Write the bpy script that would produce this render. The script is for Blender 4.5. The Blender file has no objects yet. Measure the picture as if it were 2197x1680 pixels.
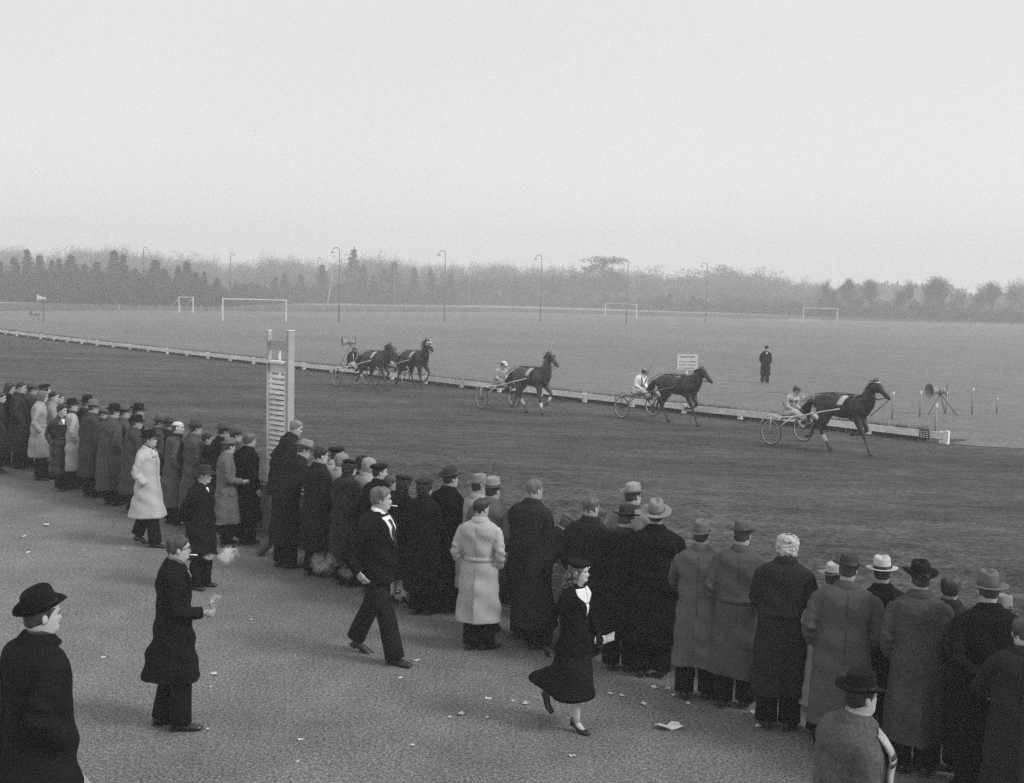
import bpy, math, random
import numpy as np
from math import sin, cos, pi, radians, atan2, sqrt

scene = bpy.context.scene
COL = scene.collection
random.seed(7)
RNG = np.random.RandomState(11)

# ------------------------------------------------------------------ camera
HAZE = 0.0021
CAM_H, CAM_F, CAM_PITCH, CAM_ROLL = 4.04, 2450.0, 0.0873, 0.024     # metres, focal length on a 2197 wide frame
FW = np.array([0, cos(CAM_PITCH), -sin(CAM_PITCH)])
UP0 = np.array([0, sin(CAM_PITCH), cos(CAM_PITCH)])
RT0 = np.array([1.0, 0, 0])
RT = cos(CAM_ROLL) * RT0 + sin(CAM_ROLL) * UP0
UPV = -sin(CAM_ROLL) * RT0 + cos(CAM_ROLL) * UP0
cam_data = bpy.data.cameras.new("camera")
cam = bpy.data.objects.new("camera", cam_data)
COL.objects.link(cam)
from mathutils import Matrix, Vector
m = Matrix.Identity(4)
for i in range(3):
    m[i][0] = RT[i]; m[i][1] = UPV[i]; m[i][2] = -FW[i]
m[2][3] = CAM_H
cam.matrix_world = m
cam_data.sensor_width = 36
cam_data.lens = 36 * CAM_F / 2197.0
cam_data.clip_end = 3000
cam_data.clip_start = 0.1
scene.camera = cam

# ------------------------------------------------------------------ world, sun, exposure
SUN_EL, SUN_AZ = radians(42), radians(112)      # overcast: a big soft sun high behind the camera's right shoulder
world = bpy.data.worlds.new("World")
scene.world = world
world.use_nodes = True
nt = world.node_tree
nt.nodes.clear()
out = nt.nodes.new("ShaderNodeOutputWorld")
bg = nt.nodes.new("ShaderNodeBackground")
sky = nt.nodes.new("ShaderNodeTexSky")
sky.sky_type = 'NISHITA'
sky.sun_disc = False
sky.sun_elevation = SUN_EL
sky.sun_rotation = SUN_AZ
sky.air_density = 1.0
sky.dust_density = 6.0
sky.ozone_density = 1.0
bw = nt.nodes.new("ShaderNodeRGBToBW")          # black and white film
mixc = nt.nodes.new("ShaderNodeMix"); mixc.data_type = 'RGBA'
mixc.inputs[0].default_value = 0.80             # mostly an even cloud deck
mixc.inputs[7].default_value = (7.6, 7.6, 7.6, 1)
nt.links.new(sky.outputs[0], bw.inputs[0])
nt.links.new(bw.outputs[0], mixc.inputs[6])
tcw = nt.nodes.new("ShaderNodeTexCoord")
cn = nt.nodes.new("ShaderNodeTexNoise"); cn.inputs['Scale'].default_value = 1.3; cn.inputs['Detail'].default_value = 3
cm = nt.nodes.new("ShaderNodeMapRange")
cm.inputs[3].default_value = 0.93; cm.inputs[4].default_value = 1.07
cmul = nt.nodes.new("ShaderNodeMix"); cmul.data_type = 'RGBA'; cmul.blend_type = 'MULTIPLY'; cmul.inputs[0].default_value = 1
nt.links.new(tcw.outputs['Generated'], cn.inputs['Vector'])
nt.links.new(cn.outputs[0], cm.inputs[0])
nt.links.new(mixc.outputs[2], cmul.inputs[6]); nt.links.new(cm.outputs[0], cmul.inputs[7])
nt.links.new(cmul.outputs[2], bg.inputs[0])
bg.inputs[1].default_value = 0.10
# mist that goes on beyond the built air: the sky is a little brighter all round the horizon
sx = nt.nodes.new("ShaderNodeSeparateXYZ"); nt.links.new(tcw.outputs['Generated'], sx.inputs[0])
hr = nt.nodes.new("ShaderNodeMapRange"); hr.interpolation_type = 'SMOOTHSTEP'
hr.inputs[1].default_value = 0.0; hr.inputs[2].default_value = 0.22; hr.inputs[3].default_value = 1.16; hr.inputs[4].default_value = 1.0
nt.links.new(sx.outputs[2], hr.inputs[0])
hmul = nt.nodes.new("ShaderNodeMix"); hmul.data_type = 'RGBA'; hmul.blend_type = 'MULTIPLY'; hmul.inputs[0].default_value = 1
nt.links.new(cmul.outputs[2], hmul.inputs[6]); nt.links.new(hr.outputs[0], hmul.inputs[7]); nt.links.new(hmul.outputs[2], bg.inputs[0])
nt.links.new(bg.outputs[0], out.inputs[0])

sun_d = bpy.data.lights.new("sun", 'SUN')
sun_d.energy = 1.5
sun_d.angle = radians(15)
sun_d.color = (1, 1, 1)
sun = bpy.data.objects.new("sun", sun_d)
COL.objects.link(sun)
sdir = Vector((sin(SUN_AZ) * cos(SUN_EL), cos(SUN_AZ) * cos(SUN_EL), sin(SUN_EL)))
sun.rotation_euler = sdir.to_track_quat('Z', 'Y').to_euler()

scene.view_settings.view_transform = 'Standard'
scene.view_settings.look = 'None'
scene.view_settings.exposure = 0.30
scene.view_settings.gamma = 1.0
scene.view_settings.use_curve_mapping = False
scene.cycles.use_denoising = False         # the sampling grain stands for the grain of the film
scene.cycles.volume_bounces = 3
scene.cycles.max_bounces = 5
scene.cycles.diffuse_bounces = 3
scene.cycles.glossy_bounces = 2
scene.cycles.transparent_max_bounces = 8
scene.cycles.volume_max_steps = 64

# ------------------------------------------------------------------ helpers
def G(px, py, z=0.0):
    """point where the view through (px, py) of the 2197 x 1680 photograph meets height z"""
    d = (px - 1098.5) / CAM_F * RT - (py - 840.0) / CAM_F * UPV + FW
    t = (z - CAM_H) / d[2]
    return np.array([0, 0, CAM_H]) + t * d

def PD(px, D, py=650):
    """ground point in the column px at depth D"""
    d = (px - 1098.5) / CAM_F * RT - (py - 840.0) / CAM_F * UPV + FW
    return np.array([d[0] / d[1] * D, D, 0.0])

def HT(px, py, D):
    """height above ground of something seen at (px, py) at depth D"""
    d = (px - 1098.5) / CAM_F * RT - (py - 840.0) / CAM_F * UPV + FW
    return CAM_H + d[2] / d[1] * D

AL = np.array([0.70, -0.714])      # along the straight, towards the finish
NR = np.array([0.714, 0.70])       # across it, from the terrace to the infield
def TC(t, c, z=0.0):
    q = AL * t + NR * c
    return np.array([q[0], q[1], z])

MATS = {}
def mat(name, a, rough=0.85, amp=0.15, scale=6.0, bump=0.0, bscale=None, stretch=None, spec=0.3, extra=None, detail=4):
    if name in MATS: return MATS[name]
    M_ = bpy.data.materials.new(name)
    M_.use_nodes = True
    n = M_.node_tree; N = n.nodes
    b = N.get("Principled BSDF")
    b.inputs['Roughness'].default_value = rough
    b.inputs['Specular IOR Level'].default_value = spec
    tc = N.new("ShaderNodeTexCoord")
    src = tc.outputs['Object']
    if stretch:
        mp = N.new("ShaderNodeMapping")
        mp.inputs['Rotation'].default_value = (0, 0, stretch[3] if len(stretch) > 3 else 0)
        mp.inputs['Scale'].default_value = stretch[:3]
        n.links.new(src, mp.inputs[0]); src = mp.outputs[0]
    no = N.new("ShaderNodeTexNoise")
    no.inputs['Scale'].default_value = scale; no.inputs['Detail'].default_value = detail
    n.links.new(src, no.inputs['Vector'])
    mr = N.new("ShaderNodeMapRange")
    mr.inputs[1].default_value = 0.3; mr.inputs[2].default_value = 0.7
    mr.inputs[3].default_value = a * (1 - amp); mr.inputs[4].default_value = a * (1 + amp)
    n.links.new(no.outputs[0], mr.inputs[0])
    val = mr.outputs[0]
    if extra:                                   # [(scale, low, high)] multiplied in
        for sc, lo, hi in extra:
            n2 = N.new("ShaderNodeTexNoise"); n2.inputs['Scale'].default_value = sc; n2.inputs['Detail'].default_value = 5
            n.links.new(src, n2.inputs['Vector'])
            m2 = N.new("ShaderNodeMapRange"); m2.inputs[1].default_value = 0.35; m2.inputs[2].default_value = 0.65
            m2.inputs[3].default_value = lo; m2.inputs[4].default_value = hi
            n.links.new(n2.outputs[0], m2.inputs[0])
            mu = N.new("ShaderNodeMath"); mu.operation = 'MULTIPLY'
            n.links.new(val, mu.inputs[0]); n.links.new(m2.outputs[0], mu.inputs[1]); val = mu.outputs[0]
    cb = N.new("ShaderNodeCombineColor")
    for i in range(3): n.links.new(val, cb.inputs[i])
    n.links.new(cb.outputs[0], b.inputs['Base Color'])
    if bump > 0:
        nb = N.new("ShaderNodeTexNoise"); nb.inputs['Scale'].default_value = bscale or scale * 2; nb.inputs['Detail'].default_value = 6
        n.links.new(src, nb.inputs['Vector'])
        bp = N.new("ShaderNodeBump"); bp.inputs['Strength'].default_value = 1.0; bp.inputs['Distance'].default_value = bump
        n.links.new(nb.outputs[0], bp.inputs['Height']); n.links.new(bp.outputs[0], b.inputs['Normal'])
    MATS[name] = M_
    return M_

def cloth(a):
    a = round(a, 3)
    return mat("wool_%d" % int(a * 1000), a, 0.95, 0.16, 70.0, 0.002, 60.0, spec=0.10, extra=[(3, 0.96, 1.04)])

def cotton(a):
    a = round(a, 3)
    return mat("cotton_%d" % int(a * 1000), a, 0.8, 0.06, 40.0, 0.002, 9.0, stretch=(1, 1, .4), spec=0.2, extra=[(5, 0.95, 1.05)])

def skin(a=0.36):
    return mat("skin_%d" % int(a * 100), a, 0.55, 0.08, 12, spec=0.35)

class MB:
    def __init__(s):
        s.V = []; s.Q = []; s.T = []; s.Qm = []; s.Tm = []; s.n = 0
    def add(s, V, Q=None, T=None, mi=0):
        V = np.asarray(V, float).reshape(-1, 3)
        s.V.append(V)
        if Q is not None and len(Q):
            Q = np.asarray(Q, int).reshape(-1, 4) + s.n; s.Q.append(Q); s.Qm.append(np.full(len(Q), mi))
        if T is not None and len(T):
            T = np.asarray(T, int).reshape(-1, 3) + s.n; s.T.append(T); s.Tm.append(np.full(len(T), mi))
        s.n += len(V)
    def grid(s, P, closed=True, cap0=False, cap1=False, mi=0):
        r, k = P.shape[:2]
        idx = np.arange(r * k).reshape(r, k)
        if closed:
            a = idx; b = np.roll(idx, -1, 1)
        else:
            a = idx[:, :-1]; b = idx[:, 1:]
        Q = np.stack([a[:-1], b[:-1], b[1:], a[1:]], -1).reshape(-1, 4)
        V = P.reshape(-1, 3); T = []
        if cap0 or cap1:
            V = [V]; nn = r * k
            if cap0:
                V.append(P[0].mean(0)[None]); T += [(idx[0][(j + 1) % k], idx[0][j], nn) for j in range(k)]; nn += 1
            if cap1:
                V.append(P[-1].mean(0)[None]); T += [(idx[-1][j], idx[-1][(j + 1) % k], nn) for j in range(k)]; nn += 1
            V = np.concatenate(V)
        s.add(V, Q, T if len(T) else None, mi)
    def tube(s, path, rad, seg=8, mi=0, cap=True, side=None, flat=1.0):
        path = np.asarray(path, float); n = len(path)
        rad = np.full(n, rad) if np.isscalar(rad) else np.asarray(rad, float)
        tan = np.gradient(path, axis=0)
        tan /= np.linalg.norm(tan, axis=1)[:, None] + 1e-9
        ref = np.array(side if side is not None else ([0, 0, 1.0] if abs(tan[0][2]) < 0.8 else [0, 1.0, 0]), float)
        P = np.zeros((n, seg, 3)); th = np.arange(seg) * 2 * pi / seg
        for i in range(n):
            u = np.cross(tan[i], ref); u /= np.linalg.norm(u) + 1e-9
            v = np.cross(u, tan[i])
            P[i] = path[i] + rad[i] * (np.cos(th)[:, None] * u + flat * np.sin(th)[:, None] * v)
        s.grid(P, True, cap, cap, mi)
    def ball(s, c, r, seg=10, rows=7, mi=0):
        r = np.array([r] * 3 if np.isscalar(r) else r, float)
        ph = (np.arange(rows) + 0.5) / rows * pi; th = np.arange(seg) * 2 * pi / seg
        P = np.stack([np.sin(ph)[:, None] * np.cos(th), np.sin(ph)[:, None] * np.sin(th), -np.cos(ph)[:, None] * np.ones(seg)], -1)
        s.grid(np.array(c) + P * r, True, True, True, mi)
    def box(s, c, size, rot=0.0, mi=0, top=None):
        sx, sy, sz = np.array(size) / 2.0
        V = np.array([(x, y, z) for z in (-sz, sz) for (x, y) in ((-sx, -sy), (sx, -sy), (sx, sy), (-sx, sy))])
        if rot: 
            cr, sr = cos(rot), sin(rot); V[:, :2] = V[:, :2] @ np.array([[cr, sr], [-sr, cr]])
        s.add(V + np.array(c), [(3, 2, 1, 0), (4, 5, 6, 7), (0, 1, 5, 4), (1, 2, 6, 5), (2, 3, 7, 6), (3, 0, 4, 7)], mi=mi)
    def bar(s, a, b, w, h, mi=0, ref=(0, 0, 1)):
        a = np.array(a, float); b = np.array(b, float); t = b - a; t /= np.linalg.norm(t)
        u = np.cross(t, np.array(ref, float)); u /= np.linalg.norm(u); v = np.cross(u, t)
        V = [p + sx * u * w / 2 + sy * v * h / 2 for p in (a, b) for (sx, sy) in ((-1, -1), (1, -1), (1, 1), (-1, 1))]
        s.add(V, [(3, 2, 1, 0), (4, 5, 6, 7), (0, 1, 5, 4), (1, 2, 6, 5), (2, 3, 7, 6), (3, 0, 4, 7)], mi=mi)
    def xf(s, f):
        s.V = [f(v) for v in s.V]; return s
    def obj(s, name, mats, parent=None, smooth=True, loc=None):
        me = bpy.data.meshes.new(name)
        V = np.concatenate(s.V)
        Q = np.concatenate(s.Q) if s.Q else np.zeros((0, 4), int)
        T = np.concatenate(s.T) if s.T else np.zeros((0, 3), int)
        me.vertices.add(len(V)); me.vertices.foreach_set("co", V.astype(np.float32).ravel())
        me.loops.add(Q.size + T.size)
        me.loops.foreach_set("vertex_index", np.concatenate([Q.ravel(), T.ravel()]).astype(np.int32))
        me.polygons.add(len(Q) + len(T))
        st = np.concatenate([np.arange(len(Q)) * 4, Q.size + np.arange(len(T)) * 3]).astype(np.int32)
        me.polygons.foreach_set("loop_start", st)
        if not isinstance(mats, (list, tuple)): mats = [mats]
        for mm in mats: me.materials.append(mm)
        mi = np.concatenate(s.Qm + s.Tm).astype(np.int32)
        me.polygons.foreach_set("material_index", mi)
        me.polygons.foreach_set("use_smooth", np.full(len(mi), smooth))
        me.update(calc_edges=True)
        o = bpy.data.objects.new(name, me); COL.objects.link(o)
        if parent is not None: o.parent = parent
        if loc is not None: o.location = loc
        return o

def tag(o, label=None, cat=None, group=None, kind=None):
    if label: o["label"] = label
    if cat: o["category"] = cat
    if group: o["group"] = group
    if kind: o["kind"] = kind
    return o

def empty(name, loc, rz=0.0, label=None, cat=None, group=None):
    o = bpy.data.objects.new(name, None); COL.objects.link(o)
    o.location = [float(v) for v in loc]; o.rotation_euler = (0, 0, rz)
    o.empty_display_size = 0.2
    return tag(o, label, cat, group)

def copy_thing(src, loc, rz, scale, label, group=None):
    r = src.copy(); COL.objects.link(r)
    r.location = [float(v) for v in loc]; r.rotation_euler = (0, 0, rz); r.scale = scale if hasattr(scale, '__len__') else (scale,) * 3
    r["label"] = label
    if group: r["group"] = group
    for ch in src.children:
        c = ch.copy(); COL.objects.link(c); c.parent = r
        for g in ch.children:
            d = g.copy(); COL.objects.link(d); d.parent = c
    return r

def cr(pts, n):
    """smooth curve through points"""
    pts = np.asarray(pts, float)
    P = np.vstack([2 * pts[0] - pts[1], pts, 2 * pts[-1] - pts[-2]])
    k = len(pts) - 1; o = []
    for u in np.linspace(0, k, n):
        i = min(int(u), k - 1); t = u - i
        p0, p1, p2, p3 = P[i:i + 4]
        o.append(0.5 * ((2 * p1) + (-p0 + p2) * t + (2 * p0 - 5 * p1 + 4 * p2 - p3) * t * t + (-p0 + 3 * p1 - 3 * p2 + p3) * t ** 3))
    return np.array(o)

# ------------------------------------------------------------------ the ground
def sheet(name, pts, z, material):
    b = MB(); n = len(pts)
    V = [(p[0], p[1], z) for p in pts]
    me = bpy.data.meshes.new(name)
    me.from_pydata(V, [], [list(range(n))]); me.materials.append(material); me.update()
    if me.polygons[0].normal.z < 0: me.flip_normals()
    o = bpy.data.objects.new(name, me); COL.objects.link(o)
    return tag(o, kind="structure")

ANG = atan2(AL[1], AL[0])
M_far = mat("rough_ground", 0.10, 0.95, 0.3, 0.15, spec=0.1)
M_terr = mat("gravelled_asphalt", 0.158, 0.9, 0.62, 40, 0.005, 60, spec=0.2, extra=[(0.9, 0.91, 1.09), (0.22, 0.86, 1.14), (85, 0.40, 1.65), (3.2, .93, 1.07), (22, .80, 1.22)], detail=3)
M_track = mat("harrowed_cinders", 0.060, 0.95, 0.30, 3.0, 0.03, 7.0, stretch=(0.55, 1.9, 1, -ANG), spec=0.15, extra=[(0.22, 0.74, 1.30), (20, 0.50, 1.6), (1.0, .80, 1.22), (5, .85, 1.18)], detail=6)
M_grass = mat("winter_grass", 0.185, 0.95, 0.12, 0.05, 0.05, 12, spec=0.1, extra=[(0.9, 0.9, 1.1), (6, 0.82, 1.18)], detail=6)
M_verge = mat("far_verge", 0.26, 0.95, 0.2, 0.3, spec=0.1)
M_ftrack = mat("far_track", 0.085, 0.95, 0.2, 0.2, spec=0.1)

sheet("ground", [(-1500, -300), (1500, -300), (1500, 1800), (-1500, 1800)], -0.05, M_far)
sheet("terrace", [TC(-160, -60), TC(120, -60), TC(120, 10.05), TC(-160, 10.05)], 0.0, M_terr)
sheet("race_track", [TC(-160, 10.05), TC(160, 10.05), TC(160, 60), TC(-160, 60)], -0.012, M_track)
inf = [TC(-14.4, 31.75), TC(-60, 31.9), TC(-88, 33.4), TC(-100, 36)]
inf += [G(-160, 668), G(0, 667), G(300, 665), G(550, 668), G(1098, 669), G(1500, 680), G(1960, 691), G(2260, 697), G(2700, 715)]
inf += [G(2700, 980), G(2300, 968), G(2197, 962), G(2100, 957), G(2030, 950)]
sheet("infield_grass", inf, -0.004, M_grass)
lo = [(-160, 668), (0, 667), (300, 665), (550, 668), (1098, 669), (1500, 680), (1960, 691), (2260, 697)]
mi_ = [(-160, 652), (0, 651), (300, 650), (550, 652), (1098, 661), (1500, 672), (1960, 685), (2260, 691)]
to = [(-160, 641), (0, 640), (300, 641), (550, 643), (1098, 654), (1500, 664), (1960, 679.5), (2260, 686)]
sheet("far_track", [G(*q) for q in lo] + [G(*q) for q in mi_[::-1]], 0.02, M_ftrack)
sheet("far_verge", [G(*q) for q in mi_] + [G(*q) for q in to[::-1]], 0.04, M_verge)
# rough, hoof-torn strip of the track along the fence
from mathutils import noise as mn
nt_, nc_ = 560, 150
tt_ = np.linspace(-30, 3, nt_); cc_ = 10.1 + np.linspace(0, 1, nc_) ** 1.25 * 11
cg, tg = np.meshgrid(cc_, tt_, indexing='ij'); zz_ = np.zeros_like(cg)
for i in range(nc_):
    fade = min(1, (cc_[-1] - cc_[i]) / 6.0) * min(1, (cc_[i] - 10.0) / .5)
    for j in range(nt_):
        t, c_ = tt_[j], cc_[i]
        f = mn.noise((t * .5, c_ * 3.2, 0)) * .5 + mn.noise((t * 2.2, c_ * 5.5, 3)) * .6 + mn.noise((t * 6, c_ * 9, 7)) * .45
        zz_[i, j] = (f * .085 + .060) * fade
zz_ = np.maximum(zz_, 0.0)
trk = MB(); trk.grid(np.stack([AL[0] * tg + NR[0] * cg, AL[1] * tg + NR[1] * cg, zz_ - .010], -1), False)
tag(trk.obj("race_track", M_track, None, False), kind="structure")

# ------------------------------------------------------------------ people
HEADROWS = np.array([  # z, half width, front, back
    (1.400, .060, .050, .060), (1.455, .058, .050, .062), (1.495, .056, .053, .066), (1.520, .056, .060, .070), (1.533, .057, .080, .073),
    (1.545, .058, .096, .076), (1.560, .062, .101, .080), (1.580, .067, .098, .086), (1.600, .071, .099, .091),
    (1.622, .074, .101, .096), (1.645, .076, .097, .099), (1.665, .077, .102, .101), (1.690, .077, .100, .101),
    (1.713, .071, .090, .094), (1.732, .058, .070, .078), (1.745, .036, .042, .048), (1.750, .008, .010, .010)])

def head_surface(TH, Z, off=0.0, female=False):
    """point on the head at angle TH (pi/2 = face) and height Z"""
    r = HEADROWS
    w = np.interp(Z, r[:, 0], r[:, 1]); f = np.interp(Z, r[:, 0], r[:, 2]); b = np.interp(Z, r[:, 0], r[:, 3])
    if female: w = w * 0.94; f = f * 0.97
    c, s = np.cos(TH), np.sin(TH)
    dep = np.where(s > 0, f, b)
    e = 2.3
    rr = (np.abs(c) ** e + np.abs(s) ** e) ** (-1 / e)
    x = c * rr * (w + off); y = s * rr * (dep + off)
    d = (TH - pi / 2 + pi) % (2 * pi) - pi
    y = y + 0.024 * np.exp(-(d / 0.17) ** 2) * np.clip(1 - np.abs((Z - 1.612) / 0.030), 0, 1) ** 0.8
    y = y + 0.005 * np.exp(-(d / 0.8) ** 2) * np.exp(-((Z - 1.668) / 0.008) ** 2)
    for sx in (-1, 1):
        y = y - 0.008 * np.exp(-((d - sx * 0.36) / 0.18) ** 2) * np.exp(-((Z - 1.646) / 0.010) ** 2)
    y = y - 0.004 * np.exp(-(d / 0.35) ** 2) * np.exp(-((Z - 1.582) / 0.004) ** 2)
    return np.stack([x, y, Z + 0 * TH], -1)

def make_xf(cfg):
    s = cfg.get('s', 1.0); yaw = cfg.get('yaw', 0.0); lean = cfg.get('lean', 0.0); nod = cfg.get('nod', 0.0); side = cfg.get('side', 0.0)
    fat = cfg.get('fat', 1.0)
    def f(P, head=False):
        P = np.array(P, float).reshape(-1, 3)
        if head:
            hk = 1 - .055 * np.clip((P[:, 2] - 1.50) / .05, 0, 1); P[:, 0] *= hk; P[:, 1] *= hk; P[:, 2] = np.where(P[:, 2] > 1.52, 1.52 + (P[:, 2] - 1.52) * .96, P[:, 2])
            k = np.clip((P[:, 2] - 1.47) / 0.07, 0, 1)
            a = yaw * k; x, y = P[:, 0].copy(), P[:, 1].copy()
            y0 = y - 0.0
            P[:, 0] = x * np.cos(a) + y0 * np.sin(a); P[:, 1] = -x * np.sin(a) + y0 * np.cos(a)
            if nod:
                # nod about the neck in the looking direction
                dx, dy = np.sin(yaw), np.cos(yaw)
                u = P[:, 0] * dx + P[:, 1] * dy; z = P[:, 2] - 1.53; na = nod * k
                un = u * np.cos(na) + z * np.sin(na); zn = -u * np.sin(na) + z * np.cos(na)
                P[:, 0] += (un - u) * dx; P[:, 1] += (un - u) * dy; P[:, 2] = zn + 1.53
            P[:, 1] += 0.035 * np.clip((P[:, 2] - 1.40) / 0.12, 0, 1)
        else:
            if fat != 1.0:
                k = 1 + (fat - 1) * np.clip((1.55 - P[:, 2]) / 0.15, 0, 1)
                P[:, 0] *= k; P[:, 1] *= k
        if lean or side:
            z0 = 0.90
            for ang, ax in ((lean, 1), (side, 0)):
                if not ang: continue
                a = ang * np.clip((P[:, 2] - z0) / 0.35, 0, 1)
                z = P[:, 2] - z0; up = z > 0
                u = P[:, ax].copy()
                P[:, ax] = np.where(up, u * np.cos(a) + z * np.sin(a), u)
                P[:, 2] = np.where(up, z0 + z * np.cos(a) - u * np.sin(a), P[:, 2])
        return P * s
    return f

def torso_fn(prof, seed, fold=0.014, vent=False, vz=0.85, exp_=2.35, backflow=0.0):
    prof = np.array(sorted(prof), float)
    rs = np.random.RandomState(seed)
    ks = np.array([2, 3, 5]) + rs.randint(0, 2, 3); ph = rs.rand(3) * 6.28; am = np.array([.5, .35, .25])
    wv = [(rs.uniform(1, 4), rs.uniform(14, 34), rs.rand() * 6.28) for _ in range(4)]
    zh = prof[0, 0]; zw = 1.08
    def S(TH, Z, off=0.0):
        TH = np.asarray(TH, float); Z = np.asarray(Z, float)
        rx = np.interp(Z, prof[:, 0], prof[:, 1]); ry = np.interp(Z, prof[:, 0], prof[:, 2]); yo = np.interp(Z, prof[:, 0], prof[:, 3])
        c, s_ = np.cos(TH), np.sin(TH)
        rr = (np.abs(c) ** exp_ + np.abs(s_) ** exp_) ** (-1 / exp_)
        k = np.clip((zw - Z) / max(zw - zh, .1), 0, 1) ** 1.2
        f = sum(a * (1.7 * np.abs(np.sin((kk * TH + p + .9 * Z) / 2)) ** 1.7 - .85) for a, kk, p in zip(am, ks, ph)) * fold * k * 1.6
        up = np.clip((1.46 - Z) / 0.1, 0, 1)
        f = f + sum(np.sin(a * TH + b * Z + p) for a, b, p in wv) * 0.0042 * up
        if vent:
            d = (TH + pi / 2 + pi) % (2 * pi) - pi
            kz = np.clip((vz - Z) / 0.12, 0, 1)
            f = f + np.where((d > 0) & (d < 0.6), 0.042 * (1 - d / 0.6), 0) * kz
        x = c * rr * (rx + off + f); y = s_ * rr * (ry + off + f) + yo
        if backflow:
            y = y - backflow * np.clip((0.80 - Z) / 0.5, 0, 1) * np.clip(-s_, 0, 1)
        return np.stack([x, y, Z + 0 * TH], -1)
    return S

NECK = [(1.462, .194, .106, -.014), (1.490, .142, .090, -.010), (1.515, .088, .080, 0.0), (1.545, .066, .068, .012)]
def coat_profile(hem=0.42, belt=False, flare=1.0, kind='coat'):
    if kind == 'coat':
        w = .176 if belt else .204
        return [(hem, .244 * flare, .200 * flare, 0), (.75, .228, .180, 0), (.95, .214, .164, 0), (1.10, w, .150 if not belt else .138, 0), (1.26, .204, .150, 0),
                (1.36, .214, .146, -.006), (1.43, .214, .126, -.012)] + NECK
    if kind == 'jacket':    # man's suit jacket
        return [(.80, .205, .165, 0), (.95, .200, .165, .005), (1.10, .190, .158, .010), (1.26, .204, .158, .006), (1.36, .212, .150, 0), (1.43, .212, .130, -.008)] + NECK
    if kind == 'woman_jacket':
        return [(.80, .208, .170, 0), (.92, .195, .150, 0), (1.06, .150, .118, 0), (1.20, .168, .128, .008), (1.30, .178, .140, .014), (1.38, .180, .122, 0), (1.43, .165, .108, -.004),
                (1.465, .130, .092, -.004), (1.495, .092, .076, -.002), (1.515, .07, .066, .002), (1.54, .058, .060, .010)]
    if kind == 'silks':
        return [(.84, .185, .165, 0), (.95, .185, .155, 0), (1.10, .180, .145, 0), (1.26, .195, .150, 0), (1.36, .205, .148, 0), (1.42, .200, .134, -.004)] + NECK

ARMS = {  # elbow, wrist (right side; mirrored for the left)
    'down': ((.240, -.035, 1.13), (.240, .045, .895)), 'pocket': ((.268, -.075, 1.14), (.222, .055, .975)),
    'front': ((.245, .015, 1.13), (.135, .255, 1.07)), 'back': ((.262, -.130, 1.12), (.050, -.215, .975)),
    'hold': ((.245, -.010, 1.12), (.170, .235, 1.085)), 'up': ((.262, .090, 1.15), (.095, .205, 1.39)),
    'rein': ((.250, .060, 1.15), (.105, .330, 1.10)), 'swingf': ((.255, .060, 1.13), (.250, .225, .955)), 'swingb': ((.265, -.130, 1.14), (.262, -.150, .895)),
    'rail': ((.290, .120, 1.14), (.240, .360, 1.00)), 'out': ((.330, -.02, 1.14), (.300, .10, .93))}

def hand(mb, W, d, n_in, mi=0, curl=0.5, size=1.0):
    """palm, four bent fingers, thumb. W wrist, d direction, n_in palm normal (towards which fingers curl)"""
    d = np.array(d, float); d /= np.linalg.norm(d); n = np.array(n_in, float); n -= d * (n @ d); n /= np.linalg.norm(n) + 1e-9
    w = np.cross(d, n)
    path = [W - d * .02, W + d * .015, W + d * .05, W + d * .088]
    mb.tube(path, np.array([.024, .027, .037, .036]) * size, 8, mi, True, side=n, flat=0.48)
    for k, (o, L) in enumerate(((-.027, .068), (-.009, .078), (.009, .074), (.027, .058))):
        a = W + d * .082 + w * o; L *= size
        p1 = a + d * L * .45 + n * L * .18 * curl
        p2 = p1 + (d * (1 - curl * .7) + n * curl) * L * .35
        p3 = p2 + (d * (1 - curl * 1.5) + n * curl * 1.2) * L * .28
        mb.tube([a, p1, p2, p3], np.array([.0095, .009, .008, .006]) * size, 5, mi)
    t0 = W + d * .025 - w * .028; t1 = t0 + (d * .6 - w * .6 + n * .3) * .045; t2 = t1 + (d * .9 + n * .4 * curl) * .035
    mb.tube([t0, t1, t2], np.array([.013, .011, .007]) * size, 5, mi)

def arm_path(side, pose, sh=(.180, -.010, 1.410), n=11):
    E, Wp = ARMS[pose] if isinstance(pose, str) else pose
    S_ = np.array(sh) * (side, 1, 1); E = np.array(E) * (side, 1, 1); Wp = np.array(Wp) * (side, 1, 1)
    B = S_ + np.array((side * .034, 0, -.06))
    mid = (E + B) / 2 + np.array((side * .006, -.004, 0))
    mid2 = (E + Wp) / 2
    Em = E * .8 + (mid + mid2) * .1
    return cr([S_, B, mid, Em, mid2, Wp], n), E, Wp

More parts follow.
